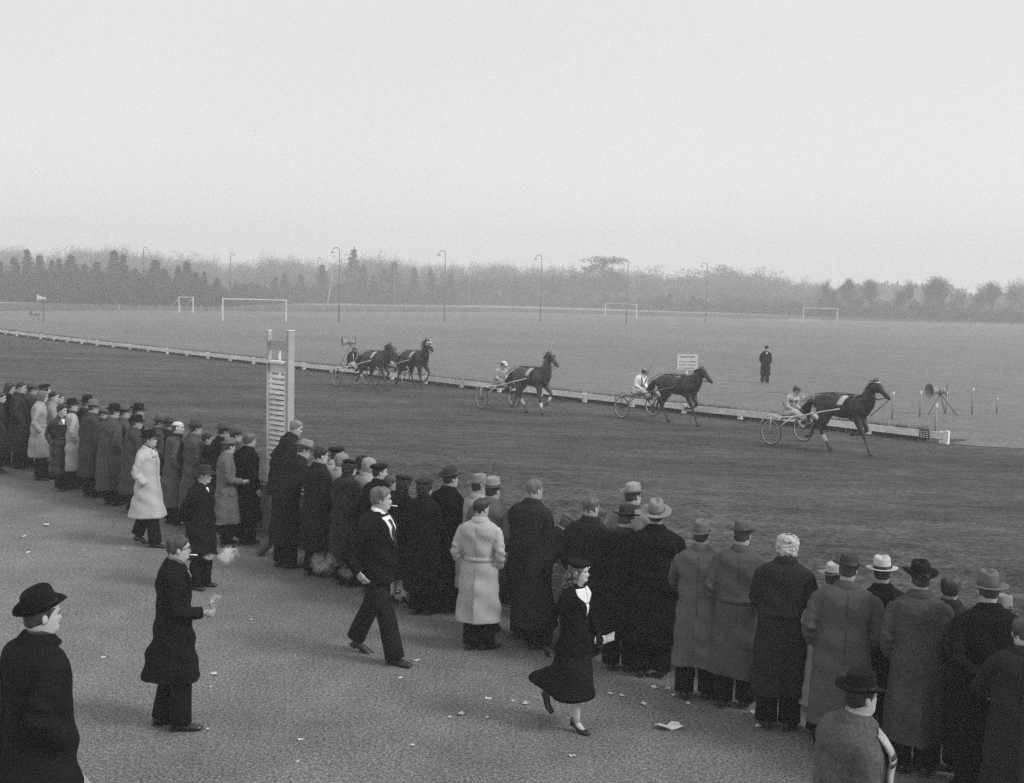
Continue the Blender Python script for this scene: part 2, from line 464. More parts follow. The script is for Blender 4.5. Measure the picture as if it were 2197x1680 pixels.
def sleeve(mb, side, pose, seed, r0=.072, r1=.052, wr=0.011, mi=0):
    path, E, Wp = arm_path(side, pose, n=18)
    rs = np.random.RandomState(seed)
    u = np.linspace(0, 1, 18)
    rad = np.interp(u, [0, .12, .45, .62, 1], [r0 * .95, r0, r0 * .86, r0 * .86, r1])
    tan = np.gradient(path, axis=0); tan /= np.linalg.norm(tan, axis=1)[:, None]
    ref = np.array([0, 1.0, .15]); seg = 14; th = np.arange(seg) * 2 * pi / seg
    P = np.zeros((19, seg, 3)); p1, p2 = rs.rand(2) * 6.28
    for i in range(18):
        a = np.cross(tan[i], ref); a /= np.linalg.norm(a) + 1e-9; b = np.cross(a, tan[i])
        env = np.exp(-((u[i] - .6) / .28) ** 2)
        w = wr * env * (np.sin(u[i] * 46 + 1.6 * np.sin(th + p1)) + .7 * np.sin(u[i] * 71 + 2 * th + p2))
        P[i] = path[i] + ((rad[i] + w)[:, None] * (np.cos(th)[:, None] * a + np.sin(th)[:, None] * b))
    P[18] = Wp + (P[17] - Wp) * .5 - tan[17] * .012
    mb.grid(P, True, True, True, mi)
    return Wp, tan[-1]

def leg_points(cfg):
    sp = cfg.get('stance', .10)
    L = []
    for side, key in ((-1, 'lf'), (1, 'rf')):
        fx, fy, fz, pitch, toe = cfg.get(key, (side * sp, 0.0, 0.0, 0.0, side * 0.22))
        L.append((side, fx, fy, fz, pitch, toe))
    return L

def shoe(mb, fx, fy, fz, pitch, toe, female=False, mi=0):
    k = 0.84 if female else 1.0
    secs = [(-.085, .026, .055), (-.075, .036, .080), (-.03, .040, .085), (.03, .040, .070), (.09, .046, .050), (.15, .045, .040), (.185, .033, .030), (.195, .018, .018)]
    P = []
    for (y, w, h) in secs:
        th = np.arange(12) * 2 * pi / 12
        x = np.cos(th) * w; z = np.sin(th); z = np.where(z > 0, z * h, z * 0.0) + .004
        P.append(np.stack([x * k, np.full(12, y * k), z], -1))
    b = MB(); b.grid(np.array(P), True, True, True, mi)
    if not female: b.box((0, -.055, -.006), (.066, .07, .022), mi=mi)
    def f(V):
        V = V.copy()
        if female:
            u = np.clip((.08 - V[:, 1]) / .13, 0, 1); V[:, 2] += .055 * u * u * (3 - 2 * u)
        y, z = V[:, 1].copy(), V[:, 2].copy()
        V[:, 1] = y * cos(pitch) - z * sin(pitch) * -1; V[:, 2] = -y * sin(pitch) + z * cos(pitch) if pitch else z
        x, y = V[:, 0].copy(), V[:, 1].copy()
        V[:, 0] = x * cos(toe) + y * sin(toe) + fx; V[:, 1] = -x * sin(toe) + y * cos(toe) + fy
        V[:, 2] += fz
        return V
    b.xf(f)
    for v in b.V: v[:, 2] += .012 if not female else 0.004
    if female:
        hb = MB(); hb.tube([(0, -.062, .062), (0, -.066, .0)], [.019, .012], 6, mi); hb.xf(f); b.V += hb.V
        for q, qm in zip(hb.Q, hb.Qm): b.Q.append(q + b.n); b.Qm.append(qm)
        for q, qm in zip(hb.T, hb.Tm): b.T.append(q + b.n); b.Tm.append(qm)
        b.n += hb.n
    return b

def merge(dst, src):
    for q, qm in zip(src.Q, src.Qm): dst.Q.append(q + dst.n); dst.Qm.append(qm)
    for q, qm in zip(src.T, src.Tm): dst.T.append(q + dst.n); dst.Tm.append(qm)
    dst.V += src.V; dst.n += src.n

def hat_fedora(hb, band, cr_h=.112, brim=(.142, .165), crease=True, up=.022, round_=False, band_h=.028, front_dip=.018):
    th = np.arange(30) * 2 * pi / 30; c, s_ = np.cos(th), np.sin(th)
    bx, by = .083, .103
    rows = []
    for (q, z) in ((1.0, 0), (1.0, .03), (.975, .06), (.95, .085), (.90, .102), (.78, .113), (.55, .112), (.30, .108), (.08, .106)):
        x = c * bx * q; y = s_ * by * q; zz = np.full(30, z * cr_h / .112)
        if crease and not round_ and q < .95:
            zz -= .024 * np.exp(-(x / .022) ** 2) * np.clip((.95 - q) / .2, 0, 1) * np.clip(.5 + y / .12 + .4, 0.3, 1)
            zz += .010 * np.clip(-y / .08, -1, 1) * -1 * .6
        if not round_ and z > .03:     # front pinch
            pin = np.exp(-((np.abs((th - pi / 2 + pi) % (2 * pi) - pi) - .55) / .25) ** 2) * (z / .112)
            x = x * (1 - .20 * pin)
        if round_: zz = zz + np.where(q < .95, .012 * (1 - q * q), 0)
        rows.append(np.stack([x, y, zz], -1))
    hb.grid(np.array(rows), True, False, True)
    br = []
    for u, thk in ((0.0, 0), (.35, 0), (.7, 0), (1.0, 0), (1.0, -.004), (.7, -.004), (.35, -.004), (0, -.004)):
        x = c * (bx * (1 - u) + brim[0] * u); y = s_ * (by * (1 - u) + brim[1] * u)
        z = up * u ** 1.6 * (np.abs(c) ** 1.5 + .55 * np.clip(-s_, 0, 1)) - front_dip * u * np.clip(s_, 0, 1) ** 2 + thk
        br.append(np.stack([x, y, z], -1))
    hb.grid(np.array(br), True)
    if band is not None:
        P = [np.stack([c * (bx + .003), s_ * (by + .003), np.full(30, z)], -1) for z in (.001, band_h)]
        P += [np.stack([c * (bx - .002), s_ * (by - .002), np.full(30, band_h + .001)], -1)]
        band.grid(np.array(P), True)
        band.box((bx + .006, .0, .018), (.008, .03, .026))

def place_hat(b, tilt=0.0, roll=0.0, z=1.690, y=-.004, k=1.0):
    def f(V):
        V = V * k
        y_, z_ = V[:, 1].copy(), V[:, 2].copy()
        V[:, 1] = y_ * cos(tilt) - z_ * sin(tilt); V[:, 2] = y_ * sin(tilt) + z_ * cos(tilt)
        x_, z_ = V[:, 0].copy(), V[:, 2].copy()
        V[:, 0] = x_ * cos(roll) + z_ * sin(roll); V[:, 2] = -x_ * sin(roll) + z_ * cos(roll)
        V[:, 2] += z; V[:, 1] += y
        return V
    return b.xf(f)

def hair_shell(b, kind, female, seed, hires=False, hatted=False):
    rs = np.random.RandomState(seed)
    Z = np.concatenate([np.linspace(1.50, 1.72, 30 if hires else 14), [1.735, 1.747, 1.7555]]); NT = 64 if hires else 32
    TH = np.arange(NT) * 2 * pi / NT
    Zg, Tg = np.meshgrid(Z, TH, indexing='ij')
    d = np.abs((Tg - pi / 2 + pi) % (2 * pi) - pi)            # 0 at the face, pi at the back
    if kind in ('short', 'grey'): line = np.interp(d, [0, .7, 1.15, 1.35, 1.9, 2.5, pi], [1.708, 1.700, 1.670, 1.625, 1.600, 1.582, 1.578])
    elif kind == 'bald': line = np.interp(d, [0, 1.1, 1.35, 1.9, 2.5, pi], [1.80, 1.80, 1.64, 1.600, 1.565, 1.560])
    elif kind == 'scarf': line = np.interp(d, [0, .6, .95, 1.2, 1.6, pi], [1.700, 1.690, 1.60, 1.52, 1.49, 1.47])
    else: line = np.interp(d, [0, .7, 1.1, 1.4, 1.9, 2.5, pi], [1.705, 1.695, 1.640, 1.56, 1.52, 1.505, 1.50])
    t = np.clip((Zg - line) / .012, -1, 1)
    thick = {'short': .006, 'bald': .006, 'scarf': .016, 'bob': .024, 'curly': .014, 'grey': .012}.get(kind, .012)
    if kind == 'bald': t = np.where(Zg > 1.700, -1, t)
    if hatted: t = np.where(Zg > 1.695, -1, t)
    off = np.where(t > 0, thick * t, .012 * t)
    off = off + np.where(t > 0, (.003 if kind in ('short', 'grey', 'scarf') else .008) * np.sin(7 * Tg + 40 * Zg + rs.rand() * 6) * t, 0)
    if kind in ('short', 'grey') and not hatted:      # brushed up over the crown, flat at the sides
        off += np.where((t > 0), .010 * np.clip((Zg - 1.66) / .06, 0, 1) * (1 + .5 * np.sin(3 * Tg + seed)), 0)
        off -= np.where((t > 0) & (Zg < 1.62), .005, 0)
    P = head_surface(Tg, np.minimum(Zg, 1.749), 0, female)
    v = np.stack([P[..., 0], P[..., 1], (P[..., 2] - 1.64) * 1.0], -1); nrm = v / (np.linalg.norm(v, axis=-1)[..., None] + 1e-9)
    P = P + nrm * off[..., None]
    b.grid(P, True, False, True)
    if kind in ('curly', 'bob'):
        for i in range(240 if kind == 'curly' else 20):
            a = rs.uniform(1.25, pi) * rs.choice([-1, 1]) + pi / 2; z = rs.uniform(1.56 if kind == 'curly' else 1.50, 1.75 if kind == 'curly' else 1.60)
            q = head_surface(np.array([a]), np.array([min(z, 1.745)]), .016, female)[0]
            b.ball(q, rs.uniform(.009, .020) if kind == 'curly' else rs.uniform(.016, .028), 6, 4)

PCOUNT = [0]
def person(pos, phi, label, s=1.0, look=None, coat=0.05, hem=.42, kind='coat', belt=False, vent=True, hat=None, hat_a=.06, band=None, hair='short', hair_a=.05,
           armL='front', armR='front', trousers=.009, lf=None, rf=None, lean=0.0, side=0.0, nod=0.0, fat=1.0, female=False, flare=1.0, collar=None, fabric='wool', skin_a=.42,
           group=None, hires=False, front=None, scarf=None, gloves=None, glasses=False, skirt=None, hat_tilt=0.05, hat_roll=0.0, backbelt=False, legs='stand', hat_opts=None,
           stride_coat=0.0, pocket=False, fold=.030, z0=0.0, backflow=0.0, bare_hands=True):
    """phi, look: compass angles, 0 = away from the camera, 90 = towards the right of the photograph"""
    PCOUNT[0] += 1; seed = PCOUNT[0]; rs = np.random.RandomState(seed * 17)
    yaw = radians(max(-80, min(80, (look if look is not None else phi) - phi)))
    if armL == 'front' and armR == 'front' and kind == 'coat':
        armL, armR = [('front', 'front'), ('pocket', 'pocket'), ('rail', 'front'), ('pocket', 'front'), ('front', 'pocket'), ('hold', 'front')][rs.randint(6)]
    cfg = dict(s=s, yaw=yaw, lean=lean, side=side, nod=nod, fat=fat)
    X = make_xf(cfg); XH = lambda P: X(P, True)
    R = empty("person", (pos[0], pos[1], z0), -radians(phi), label, "person", group)
    R["phi"] = phi
    sk = skin(skin_a); dark = mat("eye_dark", .02, .4)
    lipm = mat("lips", .10, .5)
    coat = coat * (.62 if coat < .05 else 1.05); cm_ = cloth(coat) if fabric == 'wool' else cotton(coat * 1.15)
    if fabric == 'leather': cm_ = mat("leather_%d" % int(coat * 1000), coat, .38, .25, 5, .008, 9, spec=.5)
    if fabric == 'fur': cm_ = mat("fur_%d" % int(coat * 1000), coat, .9, .75, 22, .02, 40, stretch=(1, 1, .3), spec=.3)
    if fabric == 'tweed': cm_ = mat("tweed_%d" % int(coat * 1000), coat, .95, .30, 45, .010, 14, spec=.1, extra=[(3, .88, 1.12)])
    kw = {}
    if lf is not None: kw['lf'] = lf
    if rf is not None: kw['rf'] = rf
    hem = hem - (.05 if kind == 'coat' and 3 < pos[1] < 30 else 0); prof = coat_profile(hem, belt, flare, kind)
    S = torso_fn(prof, seed, fold, vent, backflow=backflow)
    # ---- body: one mesh
    b = MB()
    bt = np.array([(.86, .13, .10, 0), (.95, .15, .11, 0), (1.1, .135, .10, 0), (1.26, .16, .115, 0), (1.38, .165, .11, 0), (1.42, .13, .09, 0), (1.45, .075, .065, 0), (1.47, .058, .058, .004)])
    th = np.arange(16) * 2 * pi / 16
    b.grid(np.stack([np.stack([np.cos(th) * r[1], np.sin(th) * r[2] + r[3], np.full(16, r[0])], -1) for r in bt]), True, True, False)
    b.xf(X)
    seg = 40 if hires else 26
    hb = MB(); Z = np.array(HEADROWS[:, 0]); 
    Z = np.unique(np.concatenate([Z, np.linspace(1.53, 1.70, 26 if hires else 14)]))
    TH = (np.arange(seg) + .5) * 2 * pi / seg
    # denser at the face
    TH = TH - .35 * np.cos(TH) * 0 
    Zg, Tg = np.meshgrid(Z, TH, indexing='ij')
    hb.grid(head_surface(Tg, Zg, 0, female), True, False, True)
    for sx in (-1, 1):
        hb.ball((sx * .077 * (.94 if female else 1), -.004, 1.632), (.010, .021, .031), 8, 5)
        hb.ball((sx * .030, .087, 1.646), (.012, .010, .0065), 8, 5, mi=1)
    hb.ball((0, .0945, 1.5815), (.022, .008, .0048), 8, 5, mi=2)
    if not female:
        for sx in (-1, 1): hb.ball((sx * .032, .0975, 1.6655), (.018, .006, .004), 6, 4, mi=1)
    hb.xf(XH); merge(b, hb)
    for side_, pose in ((-1, armL), (1, armR)):
        path, E, Wp = arm_path(side_, pose, n=9)
        ab = MB(); pb_ = path.copy(); pb_[0] += (path[2] - path[0]) * .5; ab.tube(pb_, np.interp(np.linspace(0, 1, 9), [0, .5, 1], [.026, .030, .026]), 7)
        d = path[-1] - path[-3]
        if pose not in ('pocket',) and not gloves:
            n_in = {'back': (0, -.4, 1), 'front': (-side_ * .3, 0, -1), 'hold': (-side_, 0, .2), 'rein': (-side_, 0, -.5), 'rail': (0, 0, -1)}.get(pose if isinstance(pose, str) else '', (-side_, .1, 0))
            hand(ab, Wp, d, n_in, curl=.9 if pose in ('hold', 'rein', 'up', 'back') else .45)
        if kind == 'woman_jacket': ab.xf(lambda V: V * np.array([.93, 1, 1]))
        ab.xf(X); merge(b, ab)
    L = []
    for side_, ft in ((-1, lf), (1, rf)):
        L.append((side_,) + tuple(ft if ft is not None else (side_ * .095 + rs.uniform(-.01, .02) * side_, rs.uniform(-.05, .05), 0, 0, side_ * rs.uniform(.1, .35))))
    legpaths = []
    for (sd, fx, fy, fz, pt, toe) in L:
        hip = np.array((sd * .088, -.01, .90)); ank = np.array((fx, fy - .035 * cos(pt) * 0 - (.06 * sin(pt) if pt else 0), fz + .085 + (.05 if pt else 0)))
        if legs == 'sit':
            kn = np.array((sd * .17, .40, .99)); hip = np.array((sd * .09, 0, .90)); pathl = cr([hip, hip + (kn - hip) * .5, kn, kn + (ank - kn) * .4, ank], 11)
        else:
            kn = (hip + ank) / 2 + np.array((sd * .005, .035 + .25 * max(0, fz) , .0))
            if fz > .05: kn = hip + np.array((sd * .01, .10, -.42))
            pathl = cr([hip, hip + (kn - hip) * .5, kn, kn + (ank - kn) * .5, ank], 11)
        legpaths.append(pathl)
        lb = MB(); lb.tube(pathl, np.interp(np.linspace(0, 1, 11), [0, .45, .62, .8, 1], [.080, .055, .054, .045, .034] if not female else [.078, .052, .052, .044, .030]), 8)
        if skirt is not None:
            dr = np.array((sin(toe), cos(toe), 0)); lb.tube([pathl[-1] + (0, 0, .01), pathl[-1] + dr * .03 - np.array((0, 0, .02)), pathl[-1] + dr * .10 - np.array((0, 0, .06 + .05 * sin(pt)))], [.032, .032, .022], 8)
        lb.V = [v * s for v in lb.V]; merge(b, lb)
    b.obj("body", [sk, dark, lipm], R)
    # ---- legs and shoes
    if skirt is None:
        tb = MB()
        for (sd, fx, fy, fz, pt, toe), pathl in zip(L, legpaths):
            pth = pathl.copy(); pth[-1] = pathl[-1] + (0, 0, -.015)
            w = np.interp(np.linspace(0, 1, 11), [0, .3, .6, 1], [.106, .098, .094, .098])
            if legs == 'sit': w = w * .85
            if not rf: w += np.sin(np.arange(11) * 2.3 + seed) * .003
            tb.tube(pth, w, 12, side=(0, 1, .2) if legs != 'sit' else (0, .3, 1))
        if legs == 'sit': tb.ball((0, -.01, .92), (.18, .15, .10), 12, 7)
        else: tb.ball((0, -.005, .90), (.165, .125, .11), 12, 7)
        tb.V = [v * s for v in tb.V]
        tb.obj("trousers", cloth(trousers), R)
    for (sd, fx, fy, fz, pt, toe) in L:
        sb = shoe(None, fx, fy, fz, pt, toe, female and skirt is not None)
        sb.V = [v * s for v in sb.V]
        sb.obj("shoe", mat("shoe_leather", .02, .35, .2, 8, spec=.5), R)
    # ---- coat
    cb = MB(); Zr = np.unique(np.concatenate([np.linspace(prof[0][0], 1.38, 24), [r[0] for r in prof if r[0] > 1.3]]))
    nS = 84 if pos[1] < 20 else 52
    THc = np.arange(nS) * 2 * pi / nS - pi / 2 + .0001
    Zg, Tg = np.meshgrid(Zr, THc, indexing='ij')
    P = S(Tg, Zg)
    if stride_coat:
        k = np.clip((1.0 - P[..., 2]) / .6, 0, 1) ** 1.3
        P[..., 1] += np.where(P[..., 1] > 0, 1, -1) * stride_coat * k * np.abs(np.sin(Tg))
    P = np.concatenate([(P[0] * np.array([.93, .93, 1]) + np.array([0, 0, .001]))[None], P])
    cb.grid(P, True, True, True)
    cb.xf(X)
    sv = MB(); ends = []
    for side_, pose in ((-1, armL), (1, armR)):
        r0 = .067 if not female else .058
        if kind == 'woman_jacket':
            sv2 = MB(); ends.append(sleeve(sv2, side_, pose, seed * 3 + side_, .060, .042)); 
            sv2.xf(lambda V: V * np.array([.93, 1, 1])); merge(sv, sv2)
        else: ends.append(sleeve(sv, side_, pose, seed * 3 + side_, r0, .056 if kind != 'jacket' else .050))
    sv.xf(X); merge(cb, sv)
    nm = {'coat': 'overcoat', 'jacket': 'jacket', 'woman_jacket': 'jacket', 'silks': 'racing_jacket'}[kind]
    if fabric == 'cotton': nm = 'raincoat' if kind == 'coat' else nm
    if fabric == 'fur': nm = 'fur_coat'
    co = cb.obj(nm, cm_, R)
    md = co.modifiers.new("weld", 'REMESH'); md.mode = 'VOXEL'; md.voxel_size = (.012 if pos[1] < 14 else .018) if pos[1] < 30 else .022; md.use_smooth_shade = True
    md = co.modifiers.new("soften", 'SMOOTH'); md.factor = .5; md.iterations = 3
    def patch(name, rows, thick, material, n=8):
        """rows: [(z, theta0, theta1)] laid on the coat"""
        pb = MB(); top = []; bot = []
        zz = np.array([r[0] for r in rows]); k = max(2, int((zz[-1] - zz[0]) / .018) + 1); zi = np.linspace(zz[0], zz[-1], k)
        rows = [tuple([z_] + [np.interp(z_, zz, [r[j] for r in rows]) for j in (1, 2, 3)]) for z_ in zi]
        for (z, a0, a1, off) in rows:
            a = np.linspace(a0, a1, n)
            Pt = S(a, np.full(n, z), off + thick); Pb = S(a, np.full(n, z), off - .008)
            top.append(Pt); bot.append(Pb)
        top = np.array(top); bot = np.array(bot)
        ring = np.concatenate([top, bot[:, ::-1]], 1)
        pb.grid(ring, True, True, True)
        pb.xf(X)
        return pb.obj(name, material, R)
    H = pi / 2
    # collar: stands round the neck, falls back over the coat
    ccol = cloth(collar) if collar is not None else cm_
    zc = -.022 if front and (front.get('shirtcollar') or front.get('blouse')) else 0.0
    kb = MB(); gap = (1.35 if zc else .42) if front else .22
    aa = np.linspace(gap, 2 * pi - gap, 24) + pi / 2
    rows = []
    kf = .90 if female else 1.0
    for (r, z) in ((.078, 1.485), (.070, 1.530), (.076, 1.548), (.088, 1.542), (.122, 1.490), (.118, 1.480)):
        y = np.sin(aa) * r * .95 * kf + .012; zz = z + zc + .012 * np.clip(-np.sin(aa), 0, 1) - .045 * np.clip(np.sin(aa), 0, 1) * (1 if front else .3)
        rows.append(np.stack([np.cos(aa) * r * kf, y, zz], -1))
    kb.grid(np.array(rows), False); kb.xf(X)
    kb.obj("collar", ccol, R)
    if kind == 'coat' and vent and pos[1] < 17 and fabric not in ('fur', 'tweed'):
        patch('back_seam', [(.86, -H - .009, -H + .009, .002), (1.45, -H - .010, -H + .010, .002)], .003, cloth(max(.008, coat * .72)), 3)
    if belt:
        bb = MB(); aa = np.arange(36) * 2 * pi / 36; z = 1.075
        rows = [S(aa, np.full(36, z + dz), o) for dz, o in ((-.024, .002), (-.022, .009), (.022, .009), (.024, .002))]
        bb.grid(np.array(rows), True); bb.xf(X); bb.obj("belt", cm_, R)
    if backbelt:
        patch("back_belt", [(1.03, -H - .75, -H + .75, 0), (1.08, -H - .75, -H + .75, 0)], .012, cm_)
    if pocket:
        for sgn in (-1, 1): patch("pocket_flap", [(.86, H - sgn * 1.15 - .32, H - sgn * 1.15 + .32, 0), (.92, H - sgn * 1.15 - .32, H - sgn * 1.15 + .32, 0)], .010, cm_)
    if front:      # shirt, tie and lapels seen from the front
        v = front.get('v', 1.16); wt = mat("white_cotton", .75, .8, .04, 8)
        wz = np.linspace(v, 1.47, 6); wa = (wz - v) / (1.47 - v) * front.get('w', .52)
        patch("shirt", [(z, H - a - .01, H + a + .01, 0) for z, a in zip(wz, wa)], .005, wt)
        for sgn in (-1, 1):
            rows = [(v - .02, H + sgn * .01, H + sgn * .06, .006), ((v + 1.35) / 2, H + sgn * wa[3] * .8, H + sgn * (wa[3] * .8 + .30), .006), (1.37, H + sgn * wa[4] * .93, H + sgn * (wa[4] * .93 + .50), .006),
                    (1.39, H + sgn * wa[4], H + sgn * (wa[4] + .34), .006), (1.45, H + sgn * wa[5] * .9, H + sgn * (wa[5] + .35), .004)]
            patch("lapel", [r if sgn > 0 else (r[0], r[2], r[1], r[3]) for r in rows], .006, cm_, 5)
        if front.get('tie'):
            patch("tie", [(v + .02, H - .07, H + .07, .010), (1.30, H - .10, H + .10, .010), (1.40, H - .05, H + .05, .010), (1.42, H - .09, H + .09, .012), (1.44, H - .10, H + .10, .012)], .007, mat("dark_tie", .03, .6, .3, 30), 4)
        if front.get('blouse'):
            for sgn in (-1, 1):
                rows = [(1.33, H + sgn * .04, H + sgn * .12, .012), (1.41, H + sgn * .16, H + sgn * .62, .014), (1.435, H + sgn * .22, H + sgn * .66, .012), (1.475, H + sgn * .34, H + sgn * .80, .012)]
                patch("blouse_collar", [r if sgn > 0 else (r[0], r[2], r[1], r[3]) for r in rows], .006, wt, 5)
        if front.get('shirtcollar'):
            sc = MB(); aa = np.linspace(.16, 2 * pi - .16, 24) + pi / 2
            sc.grid(np.array([np.stack([np.cos(aa) * r, np.sin(aa) * r * .98 + .014, z - .03 * np.clip(np.sin(aa), 0, 1)], -1) for r, z in ((.066, 1.50), (.067, 1.562), (.072, 1.566), (.082, 1.525))]), False)
            sc.xf(X); sc.obj("shirt_collar", wt, R)
        if front.get('open'):
            patch("coat_edge", [(hem + .01, H - .10, H + .02, .004), (.9, H - .10, H + .02, .004), (v, H - .10, H + .02, .004)], .012, cm_, 4)
        for k in range(front.get('buttons', 0)):
            q = S(np.array([H + .06]), np.array([v - .06 - k * .12]), .008)[0]; qb = MB(); qb.ball(q, (.011, .006, .011), 8, 5); qb.xf(X); qb.obj("button", mat("button", .03, .3), R)
    if scarf is not None:
        sb = MB(); aa = np.arange(24) * 2 * pi / 24
        sb.grid(np.array([np.stack([np.cos(aa) * r, np.sin(aa) * r * .98 + .014, np.full(24, z) - .015 * np.clip(np.sin(aa), 0, 1)], -1) for r, z in ((.062, 1.485), (.076, 1.50), (.082, 1.525), (.076, 1.55), (.060, 1.562))]), True)
        sb.xf(X); sb.obj("scarf", mat("scarf_%d" % int(scarf * 100), scarf, .9, .5, 16, .004), R)
    # ---- skirt
    if skirt is not None:
        sp = [(skirt.get('hem', .36), skirt.get('rx', .28), skirt.get('ry', .30), skirt.get('yo', -.06)), (.60, .225, .215, -.02), (.80, .190, .155, 0), (.95, .165, .13, 0), (1.05, .125, .10, 0)]
        SS = torso_fn(sp, seed + 5, skirt.get('fold', .020), False, backflow=skirt.get('flow', 0))
        kb = MB(); Zg, Tg = np.meshgrid(np.linspace(sp[0][0], 1.05, 18), THc, indexing='ij'); P = SS(Tg, Zg)
        if skirt.get('kick'):
            k = np.clip((.62 - P[..., 2]) / .26, 0, 1) * np.clip(-np.sin(Tg), 0, 1)
            P[..., 1] -= skirt['kick'] * k; P[..., 2] += .10 * k
        P = np.concatenate([(P[0] * np.array([.94, .94, 1]) + np.array([0, 0, .03]))[None], P])
        kb.grid(P, True, False, True); kb.V = [v * s for v in kb.V]
        kb.obj("skirt", cloth(skirt.get('a', coat)), R)
    if gloves is not None:
        for side_, pose in ((-1, armL), (1, armR)):
            path, E, Wp = arm_path(side_, pose, n=9); gb = MB(); d = path[-1] - path[-3]; d /= np.linalg.norm(d)
            gb.tube([Wp - d * .09, Wp - d * .04, Wp + d * .01], [.036, .031, .028], 9)
            hand(gb, Wp, d, (-side_, .1, 0) if pose != 'hold' else (-side_, 0, .2), curl=.7, size=1.08); gb.xf(lambda V: X(V * (np.array([.93, 1, 1]) if female else 1)))
            gb.obj("glove", mat("glove_%d" % int(gloves * 100), gloves, .7, .2, 12), R)
    # ---- hair, hat
    if hair:
        hb = MB(); hair_shell(hb, hair, female, seed, hires, bool(hat)); hb.xf(XH)
        if hair == 'scarf': hb.obj("headscarf", cotton(hair_a), R)
        else: ho_ = hb.obj("hair", mat("hair_%d" % int(hair_a * 100), hair_a, .55, .35, 30, .006, 50, stretch=(1, 1, .35), spec=.4), R)
        if hair == 'curly':
            md = ho_.modifiers.new('weld', 'REMESH'); md.mode = 'VOXEL'; md.voxel_size = .007; md.use_smooth_shade = True; md = ho_.modifiers.new('soften', 'SMOOTH'); md.iterations = 2
        if female and hair in ('wave',):
            hb = MB(); hr = np.random.RandomState(5)
            for i in range(90):
                a = hr.uniform(1.5, pi) * hr.choice([-1, 1]) + pi / 2; z = hr.uniform(1.44, 1.62)
                q = np.array([cos(a) * .088, sin(a) * .105 - .022 - .06 * (1.62 - z) * 2, z]); q += hr.normal(0, .010, 3)
                hb.ball(q, hr.uniform(.018, .030), 6, 4)
            hb.xf(XH); hb.obj("curls", mat("hair_%d" % int(hair_a * 100), hair_a), R)
    ha = hat_a
    felt = mat("felt_%d" % int(ha * 1000), ha, .92, .14, 14, .003, 40, spec=.12) if hat else None
    if hat in ('fedora', 'bowler', 'homburg'):
        o = dict(cr_h=.112 * rs.uniform(.94, 1.06), up=.020 * rs.uniform(.7, 1.4), front_dip=rs.uniform(.008, .024), brim=(.149 * rs.uniform(.96, 1.04), .171 * rs.uniform(.97, 1.04)))
        if hat == 'bowler': o.update(round_=True, up=.03, brim=(.128, .150), cr_h=.10)
        if hat_opts: o.update(hat_opts)
        hb = MB(); bd = MB(); hat_fedora(hb, bd, **o)
        for q in (hb, bd): place_hat(q, hat_tilt, hat_roll, 1.688); q.xf(XH)
        ho = hb.obj("hat", felt, R)
        bd.obj("hat_band", mat("band_%d" % int((band if band is not None else ha * .45) * 1000), band if band is not None else ha * .45, .6, .1, 20), ho)
    elif hat == 'beret':
        hb = MB(); th = np.arange(24) * 2 * pi / 24
        bk_ = .88 if kind == 'woman_jacket' else 1.0; rows = [(.083, -.004), (.090, .006), (.112 * bk_, .014), (.124 * bk_, .032), (.116 * bk_, .052), (.080, .066), (.04, .071), (.006, .072)]
        hb.grid(np.array([np.stack([np.cos(th) * r, np.sin(th) * r * 1.08, np.full(24, z) + .004 * np.sin(5 * th + seed)], -1) for r, z in rows]), True, False, True)
        place_hat(hb, hat_tilt, hat_roll, 1.692, -.012); hb.xf(XH); ho = hb.obj("beret", felt, R)
        if hat_opts and 'pearls' in hat_opts:
            for a in hat_opts['pearls']:
                pb = MB(); pb.ball((cos(a) * .124, sin(a) * .128, .026), .008, 8, 6); place_hat(pb, hat_tilt, hat_roll, 1.692, -.012); pb.xf(XH); pb.obj("pearl", mat("pearl", .8, .2), ho)
    elif hat == 'cap':
        hb = MB(); th = np.arange(24) * 2 * pi / 24
        rows = [(.086, 0), (.092, .020), (.100, .034), (.092, .050), (.06, .062), (.02, .066)]
        hb.grid(np.array([np.stack([np.cos(th) * r, np.sin(th) * r * 1.2 + .004, np.full(24, z) - (.010 * np.sin(th))], -1) for r, z in rows]), True, False, True)
        a = np.linspace(.5, pi - .5, 9)
        vis = []
        for r, z in ((.09, -.002), (.125, -.010), (.155, -.024), (.155, -.028), (.09, -.010)):
            vis.append(np.stack([np.cos(a) * r * .78, np.sin(a) * r * 1.12, np.full(9, z)], -1))
        hb.grid(np.array(vis), False)
        place_hat(hb, hat_tilt, hat_roll, 1.690, -.004); hb.xf(XH); hb.obj("cap", felt, R)
    if glasses:
        gb = MB()
        for sx in (-1, 1):
            a = np.linspace(0, 2 * pi, 15); gb.tube(np.stack([sx * .032 + np.cos(a) * .024, np.full(15, .112), 1.645 + np.sin(a) * .020], -1), .0028, 5, cap=False)
            gb.tube([(sx * .056, .110, 1.652), (sx * .080, .05, 1.652), (sx * .082, -.01, 1.645)], .0026, 5)
        gb.tube([(-.009, .112, 1.65), (.009, .112, 1.65)], .0026, 5)
        gb.xf(XH); gb.obj("glasses", mat("glasses_frame", .05, .3), R)
    # where things are in the world
    ca, sa_ = cos(-radians(phi)), sin(-radians(phi))
    def Wd(P, head=False):
        q = X(np.array(P, float)[None], head)[0]
        return np.array([pos[0] + q[0] * ca - q[1] * sa_, pos[1] + q[0] * sa_ + q[1] * ca, q[2] + z0])
    return R, Wd
